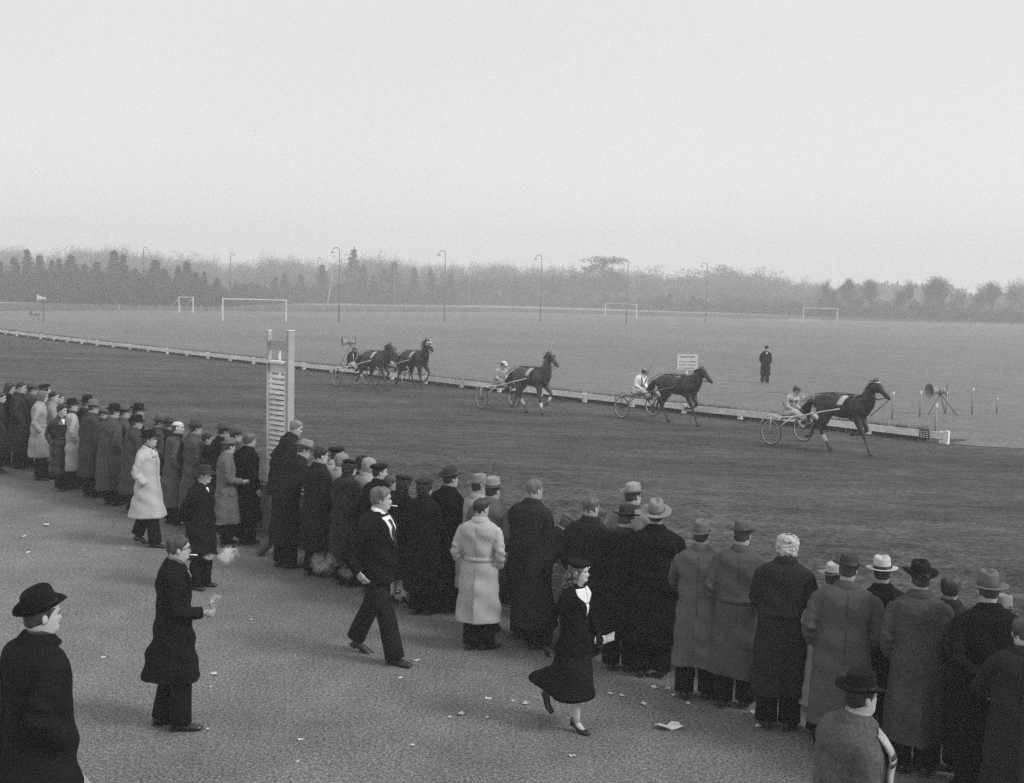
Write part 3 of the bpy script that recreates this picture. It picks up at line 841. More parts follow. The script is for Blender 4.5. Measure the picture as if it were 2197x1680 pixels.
# ------------------------------------------------------------------ the fence in front of the crowd and its tower
M_wood = mat("weathered_wood", .22, .85, .25, 3, .003, 30, stretch=(1, 1, 6), spec=.2)
M_white = mat("white_paint", .74, .6, .10, 2.5, spec=.3, extra=[(9, .9, 1.08)])
M_grey = mat("grey_paint", .32, .6, .10, 2.0, spec=.3, extra=[(8, .9, 1.1)])
M_steel = mat("dull_steel", .08, .5, .2, 6, spec=.5)
FC = 10.05
fence = empty("spectator_fence", TC(-14.5, FC), 0, "low boarded fence with a tube rail along the crowd's edge of the track", "fence")
def rel(o, parent_loc=None): return o
f0 = TC(-14.5, FC)
for k in range(19):
    t0 = -27.6 + k * 1.5
    if t0 > -1: break
    b = MB()
    a_, c_ = TC(t0 + .03, FC + .03, .06) - f0, TC(t0 + 1.47, FC + .03, .06) - f0
    for j in range(4):
        if j == 0: bb = MB()
        bb = MB(); bb.bar(a_ + (0, 0, .08 + j * .185), c_ + (0, 0, .08 + j * .185), .022, .178); o = bb.obj("fence_board", M_grey, fence, False)
    b = MB(); b.box(TC(t0, FC - .01, .41) - f0, (.08, .08, .82), ANG); b.obj("fence_post", M_wood, fence, False)
    b = MB(); b.tube([TC(t0, FC, .845) - f0, TC(t0 + 1.5, FC, .845) - f0], .026, 8); b.obj("top_rail", M_steel, fence)
    b = MB(); b.bar(TC(t0 + .02, FC + .02, .80) - f0, TC(t0 + 1.48, FC + .02, .80) - f0, .05, .025); b.obj("cap_board", M_white, fence, False)
b = MB(); p0 = TC(-14.75, FC - .04, .62) - f0; p1 = TC(-14.60, FC - .95, .02) - f0
b.bar(p0, p1, .07, .07); b.bar(TC(-14.6, FC - .05, .10) - f0, TC(-14.55, FC - .6, .16) - f0, .05, .05); b.obj("brace", mat("dark_wood", .05, .85), fence, False)

# tower with slats: posts along the fence line
tp = G(576, 1040, 0); 
d_ = (576 - 1098.5) / CAM_F * RT - (1040 - 840.0) / CAM_F * UPV + FW
tt = 10.32 / (d_[:2] @ NR); tw0 = np.array([d_[0] * tt, d_[1] * tt, 0])
tower = empty("finish_tower", tw0, 0, "tall pale wooden tower of two posts with a ladder of slats between them", "tower")
ax = np.array([AL[0], AL[1], 0]); nx = np.array([NR[0], NR[1], 0])
TWW, TWH = .62, 3.32
M_tw = mat("tower_paint", .42, .6, .08, 2.0, spec=.3, extra=[(12, .92, 1.06)])
for k, (o_, h_) in enumerate(((0, TWH - .02), (TWW, TWH))):
    b = MB(); b.box(ax * o_ + (0, 0, h_ / 2), ((.050, .075, h_) if k == 0 else (.075, .115, h_)), ANG); b.obj("post", M_tw, tower, False)
    b = MB(); b.box(ax * o_ + (0, 0, h_ + .008), ((.058, .083, .014) if k == 0 else (.085, .125, .014)), ANG); b.obj("post_cap", M_white, tower, False)
b = MB(); b.bar(ax * .048 + (0, 0, 3.07) , ax * (TWW - .048) + (0, 0, 3.07), .03, .17); b.obj("cross_board", M_tw, tower, False)
b = MB(); b.box(ax * .12 + nx * .12 + (0, 0, 1.5), (.04, .04, 3.0), ANG); b.obj("rear_post", M_white, tower, False)
b = MB(); b.bar(ax * .05 - nx * .02 + (0, 0, 2.80), ax * (TWW - .05) - nx * .02 + (0, 0, 2.80), .20, .03); b.obj("top_cap", M_white, tower, False)
b = MB(); b.bar(ax * .06 + (0, 0, 2.70), ax * (TWW - .05) + (0, 0, 2.70), .03, .155); b.obj("head_board", M_white, tower, False)
for o_ in (.045, TWW - .055):
    b = MB(); b.box(ax * o_ - nx * .02 + (0, 0, 1.36), (.025, .08, 2.54), ANG); b.obj("slat_frame", M_white, tower, False)
b = MB(); b.bar(ax * .058 + nx * .10 + (0, 0, 1.3), ax * (TWW - .068) + nx * .10 + (0, 0, 1.3), .01, 2.4); b.obj("back_board", mat("stained_board", .26, .9, .6, 7, stretch=(1, 1, .5, 0)), tower, False)
for k in range(30):
    z = 2.56 - k * .084
    b = MB(); b.bar(ax * .058 - nx * .01 + (0, 0, z), ax * (TWW - .068) - nx * .01 + (0, 0, z), .080, .014, ref=(0, 0, 1) )
    def tiltf(V, z=z):
        u = V @ nx; dz = V[:, 2] - z
        a = .65; V = V - np.outer(u, nx); V = V + np.outer(u * cos(a) - dz * sin(a), nx); V[:, 2] = z + u * sin(a) * 1 + dz * cos(a)
        return V
    b.xf(tiltf); b.obj("slat", M_white, tower, False)

# ------------------------------------------------------------------ the crowd
def row_person(px, py, c, phi, label, hat=None, **kw):
    lz = 1.805 if hat in ('fedora', 'homburg', 'bowler') else (1.762 if hat is None else 1.755)
    hy = kw.get('hat_tilt', .05)
    d = (px - 1098.5) / CAM_F * RT - (py - 840.0) / CAM_F * UPV + FW
    t = c / (d[:2] @ NR); q = np.array([0, 0, CAM_H]) + t * d
    look = kw.get('look', phi)
    X = make_xf(dict(s=1, yaw=radians(max(-80, min(80, look - phi))), lean=kw.get('lean', 0), nod=kw.get('nod', 0), side=kw.get('side', 0)))
    l = X([(0, -.02, lz)], True)[0]
    z0 = kw.get('z0', 0)
    s = (q[2] - z0) / l[2]
    a = -radians(phi)
    bx = q[0] - s * (l[0] * cos(a) - l[1] * sin(a)); by = q[1] - s * (l[0] * sin(a) + l[1] * cos(a))
    return person((bx, by), phi, label, s=s, hat=hat, **kw) + ((bx, by, s),)

def walk_person(fx, fy, hx, hy, phi, label, hat=None, **kw):
    g = G(fx, fy)
    lz = 1.805 if hat in ('fedora', 'homburg', 'bowler') else (1.762 if hat is None else 1.755)
    s = HT(hx, hy, g[1] + .0) / lz
    return person((g[0], g[1]), phi, label, s=s, hat=hat, **kw) + ((g[0], g[1], s),)

GR = "spectators lined up along the fence"
F = 'fedora'
rows = [
 # px, py, c, phi, label, kwargs
 (21, 822, 9.5, 60, "person with bushy dark hair and black coat at the far left end of the crowd", dict(look=85, hair='bob', hair_a=.03, coat=.018, female=True, hem=.40)),
 (2, 842, 9.0, 60, "person in a dark grey coat cut off by the left edge of the picture", dict(look=80, hair_a=.04, coat=.04, hem=.40)),
 (44, 820, 9.55, 72, "bareheaded dark-haired man in a long dark grey overcoat, in profile, at the crowd's left end", dict(look=92, hair_a=.02, coat=.045, armL='pocket', armR='pocket', hem=.40)),
 (68, 820, 9.85, 50, "man in a mid grey hat half hidden behind the bareheaded man at the left end", dict(hat=F, hat_a=.10, coat=.07, look=70)),
 (94, 825, 9.9, 45, "person in a black beret seen above the grey headscarf at the crowd's left end", dict(hat='beret', hat_a=.015, coat=.03, look=60, hair='bob', hair_a=.03)),
 (91, 838, 9.3, 70, "woman in a pale belted raincoat and a grey headscarf, left part of the crowd", dict(look=88, hair='scarf', hair_a=.16, coat=.26, fabric='cotton', belt=True, female=True, hem=.50, armL='pocket', armR='pocket', flare=.95)),
 (114, 840, 9.55, 62, "bareheaded man with wavy black hair in a light raincoat beside the woman in the headscarf", dict(look=88, hair_a=.02, coat=.20, fabric='cotton')),
 (126, 844, 9.9, 55, "man whose pale face shows in profile just past the wavy black-haired man", dict(look=85, hair_a=.03, coat=.05)),
 (153, 854, 9.35, 48, "man in a black hat and a light raincoat behind the man in the leather coat", dict(hat=F, hat_a=.018, coat=.30, fabric='cotton', look=70, collar=.03)),
 (186, 848, 9.65, 45, "tall man all in black with a tall black hat, left part of the crowd", dict(hat='homburg', hat_a=.014, coat=.014, look=50, collar=.03, hat_opts=dict(cr_h=.125), hem=.38)),
 (200, 856, 9.30, 45, "man in a pale-banded light grey hat and dark grey overcoat, arms hanging", dict(hat=F, hat_a=.17, band=.12, coat=.050, look=60, armL='down', armR='down', hem=.42)),
 (219, 871, 9.60, 50, "man in glasses and light grey hat just left of the broad black-hatted man", dict(hat=F, hat_a=.15, coat=.03, look=78, glasses=True)),
 (245, 865, 9.25, 42, "broad man in a black hat and a thick mid grey overcoat with turned-up collar", dict(hat=F, hat_a=.014, coat=.070, look=48, hem=.34, fat=1.12, armL='pocket', armR='pocket')),
 (266, 867, 9.55, 48, "man in a pale grey hat tucked close right of the broad black-hatted man", dict(hat=F, hat_a=.12, coat=.075, look=66)),
 (297, 864, 9.80, 45, "man in a black hat and black coat at the fence above the striding raincoat man", dict(hat='homburg', hat_a=.016, coat=.016, look=68)),
 (293, 889, 9.25, 50, "man in a soft black hat and grey coat directly behind the striding raincoat man", dict(hat=F, hat_a=.014, coat=.055, look=75, scarf=.04, hem=.40)),
 (344, 888, 9.60, 48, "man in glasses with a mid grey wide-brimmed hat, right of the light raincoat man's head", dict(hat=F, hat_a=.11, coat=.06, look=74, glasses=True)),
 (367, 893, 9.72, 46, "man in a grey hat and black coat just left of the bald man", dict(hat=F, hat_a=.09, coat=.022, look=66)),
 (379, 903, 9.30, 62, "balding man with bare pale head in profile and a long mid grey overcoat", dict(look=86, hair='bald', hair_a=.03, coat=.085, hem=.36, collar=.02, armL='down', armR='pocket', skin_a=.60)),
 (418, 898, 9.42, 52, "man in a tall grey hat and a long grey overcoat that hangs open", dict(hat=F, hat_a=.085, coat=.080, look=58, hem=.36, armL='hold', armR='hold', hat_opts=dict(cr_h=.125))),
 (443, 930, 9.62, 45, "small dark-haired person peering between the tall grey hat and the dark coat", dict(look=75, hair_a=.03, coat=.03)),
 (480, 904, 9.60, 48, "man in a mid grey hat and black overcoat left of the round-hatted man", dict(hat=F, hat_a=.09, coat=.020, look=62)),
 (506, 913, 9.62, 48, "man in a tilted grey hat leaning behind the round-hatted man", dict(hat=F, hat_a=.10, coat=.05, look=66, hat_tilt=.12)),
 (534, 929, 9.45, 40, "grey-haired bareheaded man in a long black coat, left of the slatted tower", dict(look=45, hair_a=.10, hair='grey', coat=.013, hem=.42, armL='down', armR='down')),
 (659, 942, 9.40, 50, "man in a dark-banded light hat bending forward over the fence beside the tower", dict(hat=F, hat_a=.26, band=.02, coat=.026, look=75, lean=.34, backbelt=True, hem=.38, flare=1.08, armL='pocket', armR='pocket')),
 (686, 960, 9.15, 38, "bareheaded man with thick black hair in a dark fitted overcoat, front of the dark group", dict(look=58, hair_a=.015, coat=.026, hem=.44, armL='front', armR='pocket')),
 (721, 960, 9.75, 40, "person in a black cap with a light scarf at the fence behind the black-haired man", dict(hat='beret', hat_a=.015, coat=.30, fabric='cotton', look=60)),
 (732, 972, 9.50, 42, "woman in a shiny grey headscarf and light coat, left of the fur coat", dict(look=62, hair='scarf', hair_a=.22, coat=.25, fabric='cotton', female=True)),
 (750, 986, 9.18, 38, "woman in a black cap and a long dark fur coat seen from behind", dict(hat='cap', hat_a=.012, hair='bob', hair_a=.01, coat=.028, fabric='fur', look=62, female=True, hem=.36, flare=1.05, fold=.02)),
 (775, 978, 9.66, 45, "man in a tall dark hat between the two headscarves", dict(hat='homburg', hat_a=.03, coat=.02, look=60)),
 (791, 982, 9.52, 42, "woman in a two-tone pale headscarf and light padded coat behind the round beret", dict(look=66, hair='scarf', hair_a=.28, coat=.24, fabric='cotton', female=True)),
 (812, 996, 9.25, 40, "woman in a round black beret and black coat behind the walking man's head", dict(hat='beret', hat_a=.012, hair='short', hair_a=.02, coat=.014, look=70, female=True, hem=.38)),
 (838, 1020, 9.35, 48, "boy with tousled light brown hair just right of the black beret", dict(look=78, hair_a=.08, coat=.02, hair='grey')),
 (866, 1020, 9.10, 35, "woman in a puffy dark beret and black coat with one bare stockinged leg bent", dict(hat='beret', hat_a=.03, hair='bob', hair_a=.02, coat=.016, female=True, hem=.48, skirt=dict(hem=.44, a=.015), hat_tilt=-.05)),
 (910, 1028, 9.05, 30, "woman in a small knitted cap with curled hair and a plain black coat", dict(hat='beret', hat_a=.035, hair='bob', hair_a=.03, coat=.016, look=50, female=True, hem=.36, hat_opts={})),
 (966, 1000, 9.42, 30, "man in a battered dark grey hat tilted back and a long black overcoat", dict(hat=F, hat_a=.045, band=.05, coat=.015, look=55, hem=.38, hat_tilt=.22, hat_opts=dict(up=.034))),
 (1027, 1017, 9.58, 42, "man in a pale tall hat and long pale raincoat, half hidden by the grey raincoat", dict(hat=F, hat_a=.22, band=.14, coat=.27, fabric='cotton', look=62, hem=.40, hat_opts=dict(cr_h=.12))),
 (1057, 1023, 9.22, 28, "man in a dark-banded light hat and loose grey raincoat behind the pale trench coat", dict(hat=F, hat_a=.26, band=.03, coat=.085, fabric='cotton', look=35, hem=.42, armL='front', armR='pocket', flare=1.08, hat_opts=dict(brim=(.15, .17)))),
 (1145, 1029, 9.40, 25, "fair-haired bareheaded man in a dark grey overcoat with its collar up, middle of the row", dict(look=48, hair_a=.13, coat=.040, hem=.42, armL='front', armR='front')),
 (1222, 1107, 9.55, 62, "man in a flat cap stooping with a coat hanging wide, beside the fair-haired man", dict(hat='cap', hat_a=.12, coat=.034, look=30, lean=.55, hem=.34, flare=1.25, armL='front', armR='pocket')),
 (1267, 1067, 9.42, 22, "short-haired bareheaded man in a dark belted overcoat above the woman's beret", dict(look=45, hair_a=.09, coat=.030, backbelt=True, hem=.42, armL='pocket', armR='pocket')),
 (1286, 1090, 9.80, 40, "person whose cheek and blond hair show just past the short-haired man", dict(look=60, hair_a=.16, coat=.05)),
 (1357, 1034, 9.90, 30, "tall man in a pale hat and glasses at the fence, his raincoat collar up", dict(hat=F, hat_a=.30, band=.12, coat=.16, fabric='cotton', look=52, glasses=True, collar=.05, z0=.12)),
 (1345, 1082, 9.38, 18, "man in a dark hat, black coat collar up, in front of the tall pale-hatted man", dict(hat=F, hat_a=.035, coat=.013, look=40, hem=.44, collar=.03)),
 (1408, 1072, 9.45, 10, "broad man in a light wide-brimmed hat and a black half-belted overcoat", dict(hat=F, hat_a=.22, band=.09, coat=.014, look=8, backbelt=True, hem=.42, fat=1.10, hat_tilt=.30, hat_opts=dict(brim=(.165, .18), up=.006, front_dip=.0))),
 (1505, 1115, 9.25, 18, "man in a grey hat and plain mid grey raincoat, right of the black half-belted coat", dict(hat=F, hat_a=.14, band=.08, coat=.085, fabric='cotton', look=28, hem=.40, hat_opts=dict(up=.010))),
 (1594, 1113, 9.42, 16, "man in a grey hat and grey overcoat with a half belt and back pleat", dict(hat=F, hat_a=.105, coat=.080, look=30, backbelt=True, hem=.38, armL='pocket', armR='pocket')),
 (1691, 1145, 9.30, 20, "white curly-haired person in a dark grey overcoat with a half belt", dict(look=34, hair='curly', hair_a=.42, coat=.038, backbelt=True, hem=.38, collar=.02)),
 (1788, 1208, 9.42, 25, "person in a small white hat and pale raincoat, mostly hidden by the big grey overcoat", dict(hat=F, hat_a=.38, band=.03, coat=.20, fabric='cotton', look=35, hem=.36, flare=1.15)),
 (1823, 1184, 9.12, 16, "big man in a dark hat and wide grey overcoat with an open back vent", dict(hat=F, hat_a=.050, band=.03, coat=.075, look=30, hem=.36, fat=1.13, armL='pocket', armR='pocket')),
 (1893, 1192, 9.45, 8, "man in a white hat with a broad black band and a black coat", dict(hat=F, hat_a=.50, band=.015, coat=.016, look=12, hat_opts=dict(brim=(.15, .165), up=.008, cr_h=.11), hat_tilt=.1)),
 (1977, 1202, 9.22, 12, "man in a black hat and a long grey herringbone overcoat, right part of the row", dict(hat=F, hat_a=.012, coat=.060, fabric='tweed', look=2, hem=.34, armL='pocket', armR='pocket', hat_tilt=.15)),
 (2041, 1236, 9.45, 15, "bareheaded man with ruffled hair and glasses in a dark grey coat near the right edge", dict(look=20, hair_a=.05, coat=.045, glasses=True, hair='grey', hem=.38)),
 (2121, 1224, 9.22, 10, "man in a grey wide-brimmed hat and a black coat holding his hands behind his back", dict(hat=F, hat_a=.13, band=.05, coat=.011, look=5, armL='back', armR='back', hem=.36, fat=1.12, hat_tilt=.2, hat_opts=dict(brim=(.16, .18), up=.008))),
 (2152, 1276, 9.42, 30, "person in a pale hat peeping out behind the grey wide-brimmed hat at the right edge", dict(hat=F, hat_a=.24, coat=.05, look=55)),
 (2197, 1328, 8.75, 15, "person in a dark grey coat cut off by the right edge of the picture", dict(look=20, hair_a=.05, coat=.034, hem=.36)),
]
rv = np.random.RandomState(4)
for (px, py, c, phi, label, kw) in rows:
    kw.setdefault('lean', rv.uniform(0, .09)); kw.setdefault('side', rv.uniform(-.035, .035)); kw.setdefault('nod', rv.uniform(-.05, .12))
    row_person(px, py, c, phi + rv.uniform(-7, 7), label, group=GR, **kw)

# the fair-haired youth up on the fence by the tower
row_person(637, 903, 9.88, 62, "fair-haired youth in a dark belted jacket standing up on the fence beside the tower", look=88, hair_a=.20, hair='grey', coat=.028, backbelt=True, hem=.62,
           lean=.30, armL='pocket', armR='pocket', z0=.30, group=GR)

# round light hat, papers in hand
R_, W_, _ = walk_person(485, 1171, 498, 937, 68, "man in a round light grey hat and tweed overcoat reading a paper in his hands", hat='bowler', hat_a=.17, band=.02, coat=.125, fabric='tweed',
            look=50, armL='hold', armR='hold', hem=.44, pocket=True, flare=1.08, nod=.12)
def paper(P0, size, rot, label, fold=True, held=None, grp=None, tilt=(0, 0), a=.72, seed=0):
    rs = np.random.RandomState(seed); n = 5
    u, v = np.meshgrid(np.linspace(-.5, .5, n), np.linspace(-.5, .5, n), indexing='ij')
    z = .18 * size[0] * (rs.rand(n, n) - .3) * (.5 if held else 1) + (.25 * size[0] * np.abs(u) if fold else 0)
    P = np.stack([u * size[0], v * size[1] * (1 + .2 * u), z], -1)
    ca, sa = cos(rot), sin(rot)
    if tilt[0]: P[..., 1], P[..., 2] = P[..., 1] * cos(tilt[0]) - P[..., 2] * sin(tilt[0]), P[..., 1] * sin(tilt[0]) + P[..., 2] * cos(tilt[0])
    if tilt[1]: P[..., 0], P[..., 2] = P[..., 0] * cos(tilt[1]) - P[..., 2] * sin(tilt[1]), P[..., 0] * sin(tilt[1]) + P[..., 2] * cos(tilt[1])
    P = np.stack([P[..., 0] * ca - P[..., 1] * sa, P[..., 0] * sa + P[..., 1] * ca, P[..., 2]], -1)
    if not held: P[..., 2] -= P[..., 2].min() - .003
    b = MB(); b.grid(np.concatenate([P, P[::-1] - np.array([0, 0, .0015])]), False)
    o = b.obj("paper", mat("paper_%d" % int(a * 100), a, .9, .06, 20), None, False, [float(x) for x in P0])
    return tag(o, label, "paper", grp)
E_, Wp_ = None, None
q = W_((0.0, .33, 1.10)); paper(q, (.16, .10), radians(-40), "small white paper held by the man in the round light grey hat", held=True, tilt=(.5, 0), a=.8, seed=3)

# man walking in the light raincoat
walk_person(318, 1170, 316, 919, 100, "man striding in an open pale raincoat and a black feathered hat, hands in pockets", hat='fedora', hat_a=.013, coat=.38, fabric='cotton', look=92, armL='pocket', armR='pocket',
            hem=.50, rf=(.09, .16, 0, 0, .1), lf=(-.09, -.20, .03, .35, -.1), stride_coat=.05, flare=1.12, fold=.024, scarf=.05, hat_tilt=.12, hires=True,
            front=dict(v=1.40, w=.1, open=True), hat_opts=dict(up=.03))
# man with hands behind his back, grey hat
walk_person(432, 1262, 423, 994, 112, "older man in a dark grey hat and open black overcoat, hands clasped behind him", hat='fedora', hat_a=.040, band=.03, coat=.017, look=96, armL='back', armR='back', hem=.50,
            nod=.10, hires=True, front=dict(v=1.40, w=.12, open=True), hat_opts=dict(up=.022), skin_a=.40, fat=1.04)
# leather coat
walk_person(133, 1050, 127, 868, 138, "dark-haired man walking in a long belted black leather coat, left of the crowd", coat=.022, fabric='leather', belt=True, hair_a=.015, look=104, armL='pocket', armR='pocket', hem=.36,
            rf=(.09, .12, 0, 0, .1), lf=(-.09, -.12, .0, 0, -.1), flare=1.1, hires=True, front=dict(v=1.36, w=.2))
# trench coat seen from behind
walk_person(1024, 1392, 1035, 1069, 14, "dark-haired man in a pale belted trench coat seen from behind, standing back from the row", coat=.32, fabric='cotton', belt=True, hair_a=.03, look=42, armL='pocket', armR='pocket',
            hem=.40, flare=1.06, fold=.018, rf=(.10, .02, 0, 0, .8), lf=(-.07, -.02, 0, 0, .2))
# man with glasses, cigarette and programme
R1, W1, _ = walk_person(374, 1560, 388, 1148, 72, "man in glasses smoking, with a long black overcoat and an open booklet in his hand", coat=.015, hair_a=.05, look=66, glasses=True, scarf=.10, armL='down', armR='hold', hem=.52, hires=True,
            rf=(.09, .05, 0, 0, .25), lf=(-.10, -.10, 0, 0, -.15), flare=1.05, front=dict(v=1.30, w=.25))
q = W1((.13, .36, 1.16)); paper(q, (.20, .13), radians(-60), "open pale booklet held by the man in glasses", held=True, tilt=(.9, .1), a=.45, seed=4)
# the man in the dark suit
R2, W2, _ = walk_person(806, 1412, 815, 1044, 112, "heavy man in a dark double-breasted suit walking with a cigarette in his mouth", coat=.016, kind='jacket', hair='grey', hair_a=.12, look=84, armL='pocket', armR=((.300, -.170, 1.14), (.245, -.050, .935)),
            hires=True, rf=(.10, .27, 0, 0, .1), lf=(-.10, -.26, .03, .45, -.15), fat=1.10, front=dict(v=1.18, w=.40, tie=True, shirtcollar=True, buttons=2), pocket=False, trousers=.014, fold=.006)
# the woman in the black costume
R3, W3, _ = walk_person(1226, 1562, 1247, 1200, 128, "woman in a black suit and beret with an open white collar, walking fast", coat=.011, kind='woman_jacket', hair='wave', hair_a=.10, look=112, armL='out', armR='swingb', female=True,
            hat='beret', hat_a=.010, hires=True, rf=(.05, .10, 0, 0, .0), lf=(-.07, -.42, .16, .75, 0), front=dict(v=1.19, w=.30, blouse=True, buttons=1), gloves=.03, fold=.006,
            skirt=dict(hem=.36, rx=.27, ry=.27, yo=-.04, a=.011, kick=.19, fold=.034), hat_tilt=-.16, hat_opts=dict(pearls=(pi / 2 - .1, pi / 2 - .5)), skin_a=.50)
# big man at the left
d_ = (86 - 1098.5) / CAM_F * RT - (1262 - 840.0) / CAM_F * UPV + FW
tD = 6.5 / d_[1]; q4 = np.array([0, 0, CAM_H]) + tD * d_
s4 = 1.02
person((q4[0] - .03, q4[1]), 50, "old man in a black hat and thick black overcoat at the bottom left corner", s=s4, hat='fedora', hat_a=.010, coat=.016, look=52, hem=.36, armL='pocket', armR='pocket', fat=1.22, hair='short', hair_a=.04,
       scarf=.04, z0=q4[2] - 1.80 * s4, hat_tilt=.30, hires=True, hat_opts=dict(brim=(.140, .160), up=.045, front_dip=.0, cr_h=.125), skin_a=.45)
STEP_Z = q4[2] - 1.80 * s4
# man at the bottom right
d_ = (1838 - 1098.5) / CAM_F * RT - (1436 - 840.0) / CAM_F * UPV + FW
tD = 6.7 / d_[1]; q5 = np.array([0, 0, CAM_H]) + tD * d_
s5 = q5[2] / 1.80
R5, W5 = person((q5[0], q5[1]), 84, "man in a black wide-brimmed hat, tweed coat and checked scarf at the bottom right", s=s5, hat='fedora', hat_a=.010, coat=.085, fabric='tweed', look=70, hem=.40, armL='down', armR='down', fat=1.26, hair_a=.02,
       hat_tilt=-.02, hires=True, hat_opts=dict(brim=(.146, .165), up=.035), scarf=.30)
M_check = mat("check_scarf", .34, .9, .2, 10)
# hanging end of the checked scarf: pale cloth with dark bands of its own
def hanging_scarf():
    o = None
    X = make_xf(dict(s=s5, fat=1.26))
    S = torso_fn(coat_profile(.35), 99, 0.0)
    z = 1.46; k = 0
    b = MB(); a = np.linspace(pi / 2 - 1.0, pi / 2 - .30, 6); zs = np.linspace(.86, 1.47, 14)
    P = np.array([S(a, np.full(6, zz), .026) for zz in zs]); P2 = np.array([S(a, np.full(6, zz), .012) for zz in zs])
    b.grid(np.concatenate([P, P2[:, ::-1]], 1), True, True, True); b.xf(X); so = b.obj("scarf_end", M_check, R5)
    for zz in (1.36, 1.31, 1.10, 1.05, .90):
        b = MB(); zz2 = (zz - .014, zz + .014)
        P = np.array([S(a, np.full(6, q),   .0285) for q in zz2]); P2 = np.array([S(a, np.full(6, q), .020) for q in zz2])
        b.grid(np.concatenate([P, P2[:, ::-1]], 1), True, True, True); b.xf(X); b.obj("stripe", mat("dark_stripe", .05), so)
hanging_scarf()
# man out on the infield
g = G(1641, 821); s = HT(1646, 741, g[1]) / 1.805
person((g[0], g[1]), 176, "lone man in a black hat and a long black coat standing on the infield grass", s=s, hat='fedora', hat_a=.012, coat=.014, armL='pocket', armR='pocket', hem=.36, front=dict(v=1.38, w=.22), fold=.006)

# cigarettes and smoke
def cigarette(W, label):
    b = MB(); a = W((.012, .100, 1.580), True); c = W((.020, .175, 1.572), True)
    b.tube([a, a + (c - a) * .5, c], .0055, 7); o = b.obj("cigarette", mat("cigarette_paper", .85, .8), None); tag(o, label, "cigarette"); return c
c1 = cigarette(W1, "lit cigarette between the lips of the man in glasses")
c2 = cigarette(W2, "cigarette in the mouth of the man in the dark suit")
q = W3((-.34, .16, .88)); paper(q, (.20, .09), radians(-20), "narrow white paper in the gloved hand of the woman in black", held=True, tilt=(.6, .3), a=.75, seed=9)
def atd(px, py, D):
    d = (px - 1098.5) / CAM_F * RT - (py - 840.0) / CAM_F * UPV + FW
    return np.array([0, 0, CAM_H]) + d * D / d[1]
def smoke(name, c, half, dens, label, thr, rot=0.0, nsc=3.2):
    M_ = bpy.data.materials.new(name + "_volume"); M_.use_nodes = True; n = M_.node_tree; N = n.nodes
    N.remove(N.get("Principled BSDF")); pv = N.new("ShaderNodeVolumePrincipled")
    pv.inputs['Color'].default_value = (.97, .97, .97, 1)
    tc = N.new("ShaderNodeTexCoord"); no = N.new("ShaderNodeTexNoise"); no.inputs['Scale'].default_value = nsc; no.inputs['Detail'].default_value = 5; no.inputs['Distortion'].default_value = .8
    ln = N.new("ShaderNodeVectorMath"); ln.operation = 'LENGTH'
    n.links.new(tc.outputs['Object'], no.inputs['Vector']); n.links.new(tc.outputs['Object'], ln.inputs[0])
    fall = N.new("ShaderNodeMapRange"); fall.interpolation_type = 'SMOOTHSTEP'
    fall.inputs[1].default_value = .15; fall.inputs[2].default_value = .98; fall.inputs[3].default_value = .12; fall.inputs[4].default_value = -.42
    n.links.new(ln.outputs['Value'], fall.inputs[0])
    ad = N.new("ShaderNodeMath"); ad.operation = 'ADD'; n.links.new(no.outputs[0], ad.inputs[0]); n.links.new(fall.outputs[0], ad.inputs[1])
    mr = N.new("ShaderNodeMapRange"); mr.inputs[1].default_value = thr; mr.inputs[2].default_value = thr + .42; mr.inputs[3].default_value = 0; mr.inputs[4].default_value = dens
    n.links.new(ad.outputs[0], mr.inputs[0]); n.links.new(mr.outputs[0], pv.inputs['Density']); n.links.new(pv.outputs[0], N.get("Material Output").inputs['Volume'])
    b = MB(); b.ball((0, 0, 0), 1.0, 20, 13)
    o = b.obj("cigarette_smoke", M_, None, True, [float(x) for x in c]); o.scale = half; o.rotation_euler = (0, rot, 0)
    return tag(o, label, "smoke", kind="stuff")
DA = c1[1] + .1
k_ = DA / CAM_F
smoke("smoke_puff", atd(487, 1190, DA), (52 * k_, .13, 42 * k_), 34, "white puff of cigarette smoke drifting right of the man in glasses", .47, -.35)
smoke("smoke_stream", atd(452, 1195, DA), (34 * k_, .06, 15 * k_), 26, "thin stream of smoke between the lips of the man in glasses and his white puff", .42, -.05, 2.4)
DB = G(806, 1412)[1] + .15; k_ = DB / CAM_F
smoke("smoke_trail", atd(696, 1208, DB), (72 * k_, .16, 62 * k_), 8, "thin smoke hanging before the dark overcoats left of the suited man", .49, .5, 2.4)
smoke("smoke_trail", atd(750, 1222, DB), (64 * k_, .13, 42 * k_), 7, "wisp of smoke round the hand of the man in the dark suit", .49, -.3, 2.4)

# the step at the bottom left
b = MB(); a1 = G(222, 1575, 0); a2 = G(330, 1720, 0)
st = MB()
pts = [G(150, 1600, 0), G(212, 1618, 0), G(262, 1690, 0)]
base = np.array([q4[0], q4[1]])
e1, e2 = G(150, 1622, STEP_Z), G(203, 1690, STEP_Z); ed = (e2 - e1); ed /= np.linalg.norm(ed); e0 = e1 - ed * .25
sc_ = [(-6.0, e0[1] + .3), (e0[0], e0[1]), tuple((e1 + ed * 1.5)[:2]), (q4[0] + 1.6, q4[1] - 5), (-6.0, q4[1] - 5)]
V = [(x, y, 0.0) for x, y in sc_] + [(x, y, STEP_Z) for x, y in sc_]
st.add(V, [(i, i + 5, (i + 1) % 5 + 5, (i + 1) % 5) for i in range(5)], [(5, 7, 6), (5, 8, 7), (5, 9, 8)])
o = st.obj("stone_step", mat("concrete", .30, .9, .2, 3, .004, 30), None, False); tag(o, "pale concrete step under the old man in the bottom left corner", "step")

